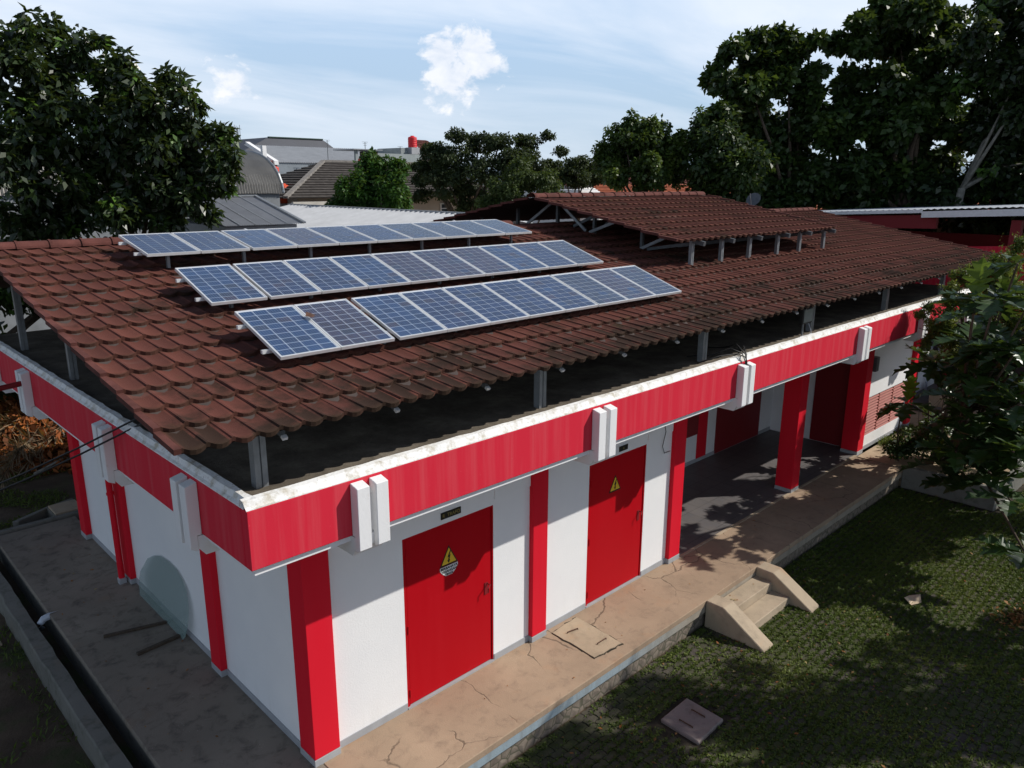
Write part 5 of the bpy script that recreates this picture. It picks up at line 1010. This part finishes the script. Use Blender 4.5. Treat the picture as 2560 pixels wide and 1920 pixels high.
tree('round_tree', 'dense rounded tree directly behind the raised roof at right', 'tree', low(grow(CL['R5b'], 1.14), [(29.2, 12.8, 5, 1.25), (30.2, 12.2, 5.4, 1.25), (28.2, 13.2, 5.2, 1.25)]), (29.3, 12.3, 0), 24000, .26, M['leaf_mid'], 104, .3, bright=.06, asp=.55)
tree('almond_tree', 'huge almond tree with long tiered branches reaching the top of the picture', 'tree', low(grow(CL['R6'], 1.14), [(36, 9, 6, 1.25), (36.5, 7.2, 5.2, 1.25), (37, 6.2, 6.8, 1.25), (35.5, 10.2, 5, 1.25), (36.5, 8.2, 7.8, 1.25)]), (36.5, 7.5, 0), 42000, .38, M['leaf_mid'], 105, .4, shell=.5, bright=.08, droop=.1, up=.6, flat=.7, asp=.65)
tree('almond_tree', 'dark tree with pale forked trunk at the right edge of the picture', 'tree', low(grow(CL['R7'], 1.14), [(36.8, 4.6, 5.2, 1.25), (37.4, 3.4, 6.4, 1.25), (36.4, 5.6, 6.6, 1.25), (37.2, 4.2, 7.8, 1.25), (38, 2.6, 5.4, 1.25)]), (36.2, 5.6, 0), 36000, .36, M['leaf_dark'], 106, .2, 'bark_pale', limbs=5, fork=(35.6, 5.0, 7.0), bright=.05, asp=.6)
tree('rain_tree', 'wide dark feathery tree with flat layered crown in the middle distance', 'tree', grow(CL['DT'], 1.14), (25.3, 26.0, 0), 40000, .17, M['leaf_olive'], 107, .3, bright=.06, flat=.6, asp=.5)
tree('small_tree', 'pale olive bushy tree just left of the raised roof', 'tree', grow(CL['BU'], 1.14), (19.4, 16.2, 0), 13000, .15, M['leaf_pale'], 108, .12, bright=.05)
tree('far_tree', 'distant low dark tree between the rain tree and the round tree', 'tree', grow(CL['FT'], 1.7), (36.6, 28, 0), 9000, .22, M['leaf_olive'], 109, .2, flat=.6)
tree('round_tree', 'sunlit rounded green tree standing alone behind the raised roof ridge', 'tree', grow(CL['T4'], 1.14), (26.9, 15.9, 0), 22000, .21, M['leaf_sun'], 110, .2, bright=.2, asp=.6)
tree('small_tree', 'bright green small tree in front of the dark tiled house', 'tree', grow(CL['ST'], 1.14), (17.4, 23.2, 0), 13000, .19, M['leaf_bright'], 111, .14, bright=.15, asp=.55)
MB().tube([(16.9, 22.0, 3), (16.9, 22.0, 7.3)], .06, 6)
tag(MB().tube([(17.1, 22.3, 0), (17.1, 22.3, 6.95)], .055, 7).build('utility_pole', M['wood'], smooth=True), 'thin brown pole standing before the small bright green tree', 'pole')
# trees that stand right of the picture and shade the courtyard
def cl_rand(seed, c, r, n, rc): 
    g = random.Random(seed); return [(c[0] + g.uniform(-1, 1) * r[0], c[1] + g.uniform(-1, 1) * r[1], c[2] + g.uniform(-1, 1) * r[2], rc * g.uniform(.6, 1.2)) for _ in range(n)]
tree('shade_tree', 'large tree standing right of the courtyard and shading it', 'tree', cl_rand(1, (14.2, -10.6, 8.2), (3.6, 2.2, 1.6), 26, .95), (15.5, -10.8, 0), 13000, .26, M['leaf_mid'], 201, .3, bark='bark', asp=.55)
tree('shade_tree', 'second tree right of the courtyard shading the near walkway', 'tree', cl_rand(2, (11.6, -7.1, 8.0), (2.2, .9, .9), 15, .5), (13.4, -8.2, 0), 3800, .2, M['leaf_mid'], 202, .16, asp=.5)
tree('shade_tree', 'third tree right of the terrace shading the hall', 'tree', cl_rand(3, (18.7, -4.4, 4.6), (1.5, 1.0, 1.0), 14, .6), (19.2, -4.8, 0), 4200, .22, M['leaf_mid'], 203, .18, asp=.55)
# dark thicket of far trees along the right, seen as one mass under the crowns
tk = []
g = random.Random(31)
for i in range(26): tk.append((41 + g.uniform(-3, 6), -2 + i * .72 + g.uniform(-.4, .4), g.uniform(1.5, 6.2), g.uniform(.9, 1.5)))
V, F, tn = crown(tk, 12000, .42, 77, asp=.55); tag(bulk('thicket', V, F, M['leaf_dark'], None, tn * .6), kind='stuff')

# ------------------------------------------------------------------ far buildings
def house(name, label, loc, cat='building'): return thing(name, label, cat, loc)
rust_t = M['tile_ridge']
vh = house('vaulted_hall', 'grey corrugated barrel vaulted hall behind the left trees', (11, 31, 0)); m = MB(); vs = []; fs = []; n = 96
arc = [(28.82 + 3.6 * (1 - math.cos(t)) * 1.0, 6.6 + 1.98 * math.sin(t)) for t in [i / 14 * math.pi for i in range(15)]]
for i in range(n * 4 + 1):
    x = 3.5 + (15.98 - 3.5) * i / (n * 4); w_ = .05 * math.sin(2 * math.pi * i / 4)
    for j, (y, z) in enumerate(arc): t = j / 14 * math.pi; vs.append((x, y - math.cos(t) * w_, z + math.sin(t) * w_))
for i in range(n * 4):
    for j in range(14): fs.append((i * 15 + j, i * 15 + j + 1, (i + 1) * 15 + j + 1, (i + 1) * 15 + j))
vault_m = plain('vault_sheet', (.34, .325, .30), .6, .15, 1.2, .1); m.add(vs, fs); m.build('roof', vault_m, vh, recalc=False)
ubox('wall', plain('grey_render', (.20, .215, .23), .8, .15, 2, .1), 3.6, 15.85, 28.95, 36, 0, 6.58, 0, vh)
m = MB(); m.tube([(16.0, y, z + .03) for y, z in arc], .07, 6); m.build('edge_trim', M['galv'], vh)
m = MB(); m.add([(15.9, y, z) for y, z in arc], [tuple(range(15))]); m.build('gable', M['skirting'], vh, recalc=False)
gr = house('workshop', 'low workshop with grey corrugated roof just beyond the solar panels', (8.2, 17, 0))
corr('roof', grey_sheet, (7.0, 15.55, 5.93), (9.5, 15.55, 5.93), (7.0, 18.6, 6.67), 34, .013, gr); m = MB(); m.bar((9.5, 15.5, 5.96), (9.5, 18.62, 6.71), .10, .05); m.build('verge_trim', M['galv'], gr); m = MB(); m.bar((7, 18.62, 6.71), (9.55, 18.62, 6.71), .14, .05); m.build('ridge_trim', M['galv'], gr)
for x in (7.45, 7.95, 8.45, 8.95): m = MB(); m.bar((x, 15.56, 5.955), (x, 18.6, 6.692), .03, .012); m.build('seam', M['galv'], gr)
corr('roof', grey_sheet, (9.5, 21.7, 5.93), (7.0, 21.7, 5.93), (9.5, 18.65, 6.67), 34, .013, gr); ubox('wall', 'skirting', 7.1, 9.4, 15.8, 21.5, 0, 5.9, 0, gr)
vt = thing('roof_ventilator', 'round turbine ventilator on the grey workshop ridge', 'ventilator', (8.6, 18.6, 6.7)); k = MB(); k.lathe([(.10, 0), (.10, .14), (.21, .17), (.25, .25), (.25, .33), (.19, .41), (.05, .45)], (8.62, 18.62, 6.68), 14); k.build('cowl', M['galv'], vt)
for i in range(14): t = i / 14 * 2 * math.pi; k = MB(); k.bar((8.62 + .245 * math.cos(t), 18.62 + .245 * math.sin(t), 6.86), (8.62 + .245 * math.cos(t + .25), 18.62 + .245 * math.sin(t + .25), 7.02), .012, .04); k.build('fin', M['galv'], vt)
wr = house('shed', 'long shed with white corrugated roof behind the solar panels', (13, 20, 0))
corr('roof', white_sheet, (15.04, 26.5, 6.12), (15.04, 12.9, 6.09), (9.6, 26.5, 5.02), 46, .06, wr); corr('roof', white_sheet, (15.06, 12.9, 6.09), (15.06, 26.5, 6.12), (19.5, 12.9, 5.3), 46, .06, wr); m = MB(); m.bar((15.05, 12.9, 6.13), (15.05, 26.55, 6.16), .2, .05); m.build('ridge_trim', M['galv'], wr)
ubox('wall', 'skirting', 9.9, 19.2, 13.2, 26.3, 0, 4.9, 0, wr)
hs = house('tiled_house', 'beige house with dark hipped tile roof behind the small green tree', (24, 33, 0)); dk = NT('dark_roof_tiles'); br = dk.N.new('ShaderNodeTexBrick'); dk.L.new(dk.mapping(dk.pos, (1, 0, 1)), br.inputs['Vector']); dk.color(dk.ramp(dk.noise(3, 6, .7, dk.mapping(dk.pos, (1, 1, 3))), [(.3, (.035, .030, .028)), (.7, (.10, .090, .082))])); dk.rough(.9, .2)
def tiled_slope(name, a, b, c, d, n, mat, parent):
    """stepped tile courses between eave a-b and ridge d-c"""
    a, b, c, d = map(Vector, (a, b, c, d)); nn = (b - a).cross(d - a).normalized(); m = MB()
    if nn.z < 0: nn = -nn
    for i in range(n):
        t0, t1 = i / n, (i + 1) / n; p, q = a.lerp(d, t0), b.lerp(c, t0); r_, s_ = a.lerp(d, t1), b.lerp(c, t1); m.add([p + nn * .06, q + nn * .06, s_, r_, p, q], [(0, 1, 2, 3), (4, 5, 1, 0)])
    return m.build(name, mat, parent, recalc=False)
tiled_slope('roof', (16.4, 29.4, 6.35), (31.5, 29.4, 6.35), (29.0, 33.54, 8.22), (21.1, 33.54, 8.22), 15, dk.m, hs); tiled_slope('roof', (16.4, 37.6, 6.35), (16.4, 29.4, 6.35), (21.1, 33.54, 8.22), (21.1, 33.56, 8.22), 15, dk.m, hs); tiled_slope('roof', (31.5, 29.4, 6.35), (31.5, 37.6, 6.35), (29.0, 33.56, 8.22), (29.0, 33.54, 8.22), 15, dk.m, hs)
for a, b in (((16.4, 29.4, 6.4), (21.1, 33.54, 8.27)), ((21.1, 33.54, 8.27), (29, 33.54, 8.27))): m = MB(); m.bar(a, b, .24, .12); m.build('ridge_trim', plain('pale_ridge', (.20, .185, .17), .9, .3, 6, .2), hs)
beige = plain('beige_render', (.46, .40, .345), .85, .1, 1.5, .1); ubox('wall', beige, 17.6, 30.5, 30.4, 37, 0, 6.34, 0, hs)
for x in (19.35, 26.9):
    w = ubox('window', 'white_trim', x, x + .75, 30.33, 30.399, 4.7, 5.95, 0, hs); ubox('pane', gmat, x + .09, x + .66, 30.31, 30.329, 4.8, 5.6, 0, w); ubox('pane', gmat, x + .09, x + .66, 30.31, 30.329, 5.66, 5.87, 0, w)
yw = plain('pale_yard_wall', (.50, .47, .42), .85, .12, 2, .1); tag(ubox('yard_wall', yw, 16.2, 18.4, 28.3, 28.5, 0, 6.2), None, None)
for o in [o for o in BL.children if o.name.startswith('yard_wall')]: o.parent = None; o.location = WOFF[o.name]; tag(o, 'pale yard wall left of the beige house', 'wall')
def tank(label, x, y, z, r_, h_, col):
    t = thing('water_tank', label, 'water tank', (x, y, z)); k = MB(); pr = [(r_ * .96, 0), (r_, .04 * h_)]
    for j in range(5): pr += [(r_, (.10 + j * .15) * h_), (r_ * .96, (.13 + j * .15) * h_), (r_ * .96, (.15 + j * .15) * h_), (r_, (.18 + j * .15) * h_)]
    pr += [(r_ * .95, .86 * h_), (r_ * .4, .95 * h_), (r_ * .38, h_), (.02, h_)]; k.lathe(pr, (x, y, z), 18); k.build('body', plain('tank_plastic', col, .5, .08, 3, 0), t, smooth=False)
    k = MB(); k.box(x - r_ * 1.1, x + r_ * 1.1, y - r_ * 1.1, y + r_ * 1.1, z - 1.2, z - .01); k.build('stand', M['skirting'], t); return t
tank('orange water tank beside the end of the vaulted hall', 17.6, 31.9, 6.05, .46, 1.0, (.62, .075, .02)); tank('red ribbed water tank behind the vaulted hall gable', 21.4, 40.2, 7.1, .45, 1.05, (.60, .065, .045)); tank('small tall red water tank on the farthest rooftop', 38.75, 48.5, 9.95, .38, .95, (.62, .02, .03))
bh = house('dark_roofed_hall', 'large far hall with dark blue grey hipped roof', (38, 70, 0)); navy = plain('dark_blue_sheet', (.045, .050, .065), .6, .15, 1, 0)
m = MB(); m.add([(29.5, 66, 8.6), (45, 66, 8.6), (41.9, 68.1, 11.35), (35.8, 68.1, 11.35), (29.5, 80, 8.6), (45, 80, 8.6), (41.9, 78, 11.35), (35.8, 78, 11.35)], [(0, 1, 2, 3), (1, 5, 6, 2), (4, 0, 3, 7), (5, 4, 7, 6), (3, 2, 6, 7)]); m.build('roof', navy, bh, recalc=False); m = MB(); m.bar((35.8, 68.1, 11.38), (41.9, 68.1, 11.38), .3, .1); m.build('ridge_trim', M['louver'] if False else plain('green_trim', (.03, .06, .045), .6), bh)
ubox('wall', 'skirting', 30, 44.5, 66.5, 79.5, 0, 8.6, 0, bh)
for i, x in enumerate((36.3, 37.2, 38.2, 40.6, 41.4)): m = MB(); zz = 9.45 + .06 * (i % 2); yy = 66 + (zz - 8.6) / 2.75 * 2.1; m.bar((x, yy - .03, zz), (x + .6, yy - .03, zz), .10, .06); m.build('skylight', M['white_trim'], bh)
g2 = house('grey_building', 'grey building with sloping white parapet and pale sheet roof', (28, 49, 0)); ubox('wall', plain('blue_grey_render', (.22, .25, .28), .8, .1, 2, .1), 25.6, 37, 47.4, 56, 0, 8.45, 0, g2); ubox('gable_wall', plain('brick_red_wall', (.22, .07, .05), .85, .2, 3, .1), 24.7, 25.55, 47.4, 53, 0, 8.6, 0, g2)
m = MB(); m.prism([(25.3, 47.2, 8.3), (25.62, 47.2, 8.3), (25.62, 51.5, 9.75), (25.3, 51.5, 9.75)], (0, 0, .28)); m.build('parapet', M['white_trim'], g2); ubox('chimney', 'white_trim', 24.45, 24.75, 47.2, 47.5, 8.2, 9.6, 0, g2)
corr('roof', grey_sheet if False else plain('light_grey_sheet', (.40, .41, .42), .6, .1, 2, .1), (25.65, 47.3, 8.5), (37, 47.3, 8.5), (25.65, 52.5, 9.85), 60, .03, g2)
cn = house('concrete_block', 'unfinished grey concrete rooftop room with plastic barrels', (34, 47, 0)); cg = plain('bare_concrete', (.26, .29, .29), .9, .12, 2, .2); ubox('wall', cg, 32.7, 38.2, 46.6, 47.0, 0, 9.32, 0, cn); ubox('wall', 'under', 32.45, 32.69, 44.9, 47, 7.4, 9.4, 0, cn); ubox('canopy', 'galv', 30.2, 32.8, 44.4, 47.2, 9.42, 9.5, 0, cn); ubox('post', cg, 30.5, 30.7, 44.6, 44.8, 7, 9.42, 0, cn); ubox('wall', cg, 30.2, 38.2, 47.01, 47.3, 0, 8.3, 0, cn); ubox('slab', cg, 30.0, 38.2, 44.2, 46.59, 7.4, 7.6, 0, cn)
for i, (x, c) in enumerate(((30.95, (.45, .03, .03)), (31.45, (.45, .03, .03)), (31.95, (.03, .07, .28)), (32.3, (.03, .07, .28)))): t = tag(MB().lathe([(.2, 0), (.23, .1), (.22, .45), (.23, .5), (.2, .9)], (x, 44.9, 7.9), 12).build('barrel', plain('barrel_plastic', c, .5, .1, 3, 0)), ['red barrel at the left under the rooftop canopy', 'red barrel beside the blue barrels on the rooftop', 'blue barrel next to the red barrel on the rooftop', 'rightmost blue barrel under the rooftop canopy'][i], 'barrel', 'barrels on the rooftop'); ubox('barrel_stand', cg, x - .25, x + .25, 44.7, 45.1, 7.58, 7.895, 0, cn)
cr = house('rooftop_house', 'small grey rooftop house with tank beside the rain tree', (39, 49, 0)); ubox('wall', cg, 37.6, 41, 48.6, 52, 0, 9.9, 0, cr); ubox('canopy', 'under', 37.2, 43, 47.0, 48.5, 9.25, 9.35, 0, cr); tiled_slope('roof', (39.3, 48.3, 9.8), (42, 48.3, 9.8), (41.5, 50.2, 10.7), (39.8, 50.2, 10.7), 6, rust_t, cr); ubox('wall', 'under', 38.3, 39.9, 46.9, 47.0, 7, 9.24, 0, cr)
oh = house('orange_roofed_house', 'far house with bright orange tiled roof left of the round tree', (46, 32, 0)); ot = plain('orange_tiles', (.40, .12, .055), .85, .25, 3, .3); tiled_slope('roof', (43.0, 31.2, 6.35), (51, 25.0, 6.35), (52.0, 27.5, 7.05), (44.2, 33.7, 7.05), 7, ot, oh); ubox('wall', 'white', 44, 52, 34.2, 40, 0, 6.6, 0, oh); ubox('wall', M['white'], 45, 50, 28.6 + 4.5, 29.4 + 4.5, 0, 6.3, 0, oh)
for i in range(5): a = 43.6 + i * 2.2; 
rh = house('red_roofed_house', 'far house with brown red tiled roof glimpsed through the round tree', (50, 36, 0)); tiled_slope('roof', (44, 38, 6.9), (56, 30, 6.9), (57, 33, 8.3), (45, 41, 8.3), 8, rust_t, rh); ubox('wall', M['white'], 47, 58, 38.5, 44, 0, 7, 0, rh)
rb = house('terracotta_roofed_house', 'house with terracotta tiled roof glimpsed below the right trees', (38, 4, 0)); tiled_slope('roof', (40, 14, 5.4), (40, -6, 5.4), (44, -6, 7.2), (44, 14, 7.2), 12, ot, rb); ubox('wall', beige, 40.6, 47, -5.5, 13.5, 0, 5.4, 0, rb)
mt = thing('lattice_mast', 'thin grey lattice radio mast behind the left trees', 'mast', (38.0, 80, 0))
for dx in (-.3, .3): MB().tube([(38 + dx, 80, 0), (38 + dx, 80, 12.8)], .05, 4).build('leg', M['galv'], mt)
k = MB()
for i in range(14): z = 5 + i * .55; s = 1 if i % 2 else -1; k.bar((38 - .3 * s, 80, z), (38 + .3 * s, 80, z + .55), .04, .04)
for i in range(7): k.bar((37.4 + i * .2, 80, 11.6), (37.4 + i * .2, 80, 13.2 - .1 * (i % 3)), .05, .05)
k.build('bracing', M['galv'], mt)
for i, (x, y, z) in enumerate(((29.0, 46, 10.1), (31.3, 44.5, 10.0), (36.2, 46.8, 9.9))):
    k = MB(); k.tube([(x, y, 7.6 if i else 8), (x, y, z)], .025, 5)
    for j in range(3): k.bar((x - .25 + .06 * j, y, z - .12 * j), (x + .25 - .06 * j, y, z - .12 * j), .02, .02)
    tag(k.build('tv_antenna', M['steel_dark']), ['thin rooftop antenna above the pale sheet roof', 'thin rooftop antenna above the rooftop canopy', 'thin rooftop antenna above the concrete wall'][i], 'antenna', 'rooftop antennas')
# far low hills and the hazy tree line of the town
k = MB(); rg = random.Random(8); vs = []; fs = []; NP_ = 90
for i in range(NP_ + 1):
    t = R(-30) + R(165) * i / NP_; h_ = 18 + 26 * max(0, mnoise.noise(Vector((i * .09, 2.2, 0))) + .25) + 5 * mnoise.noise(Vector((i * .4, 1, 0)))
    for rr_, hh_ in ((820, -1), (860, h_), (900, h_ * .7), (950, -1)): vs.append((rr_ * math.cos(t), rr_ * math.sin(t), hh_))
for i in range(NP_):
    for j in range(3): fs.append((i * 4 + j, (i + 1) * 4 + j, (i + 1) * 4 + j + 1, i * 4 + j + 1))
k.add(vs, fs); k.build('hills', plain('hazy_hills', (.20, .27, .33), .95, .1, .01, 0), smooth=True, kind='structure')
tl = []
for i in range(120):
    a = R(8 + 70 * g.random()); d = g.uniform(95, 190); tl.append((d * math.cos(a), d * math.sin(a), g.uniform(2, 5.5), g.uniform(2.0, 4.2)))
V, F, tn = crown(tl, 22000, 1.1, 5, asp=.6, flat=.7); tag(bulk('far_wood', V, F, M['leaf_olive'], None, tn), kind='stuff')
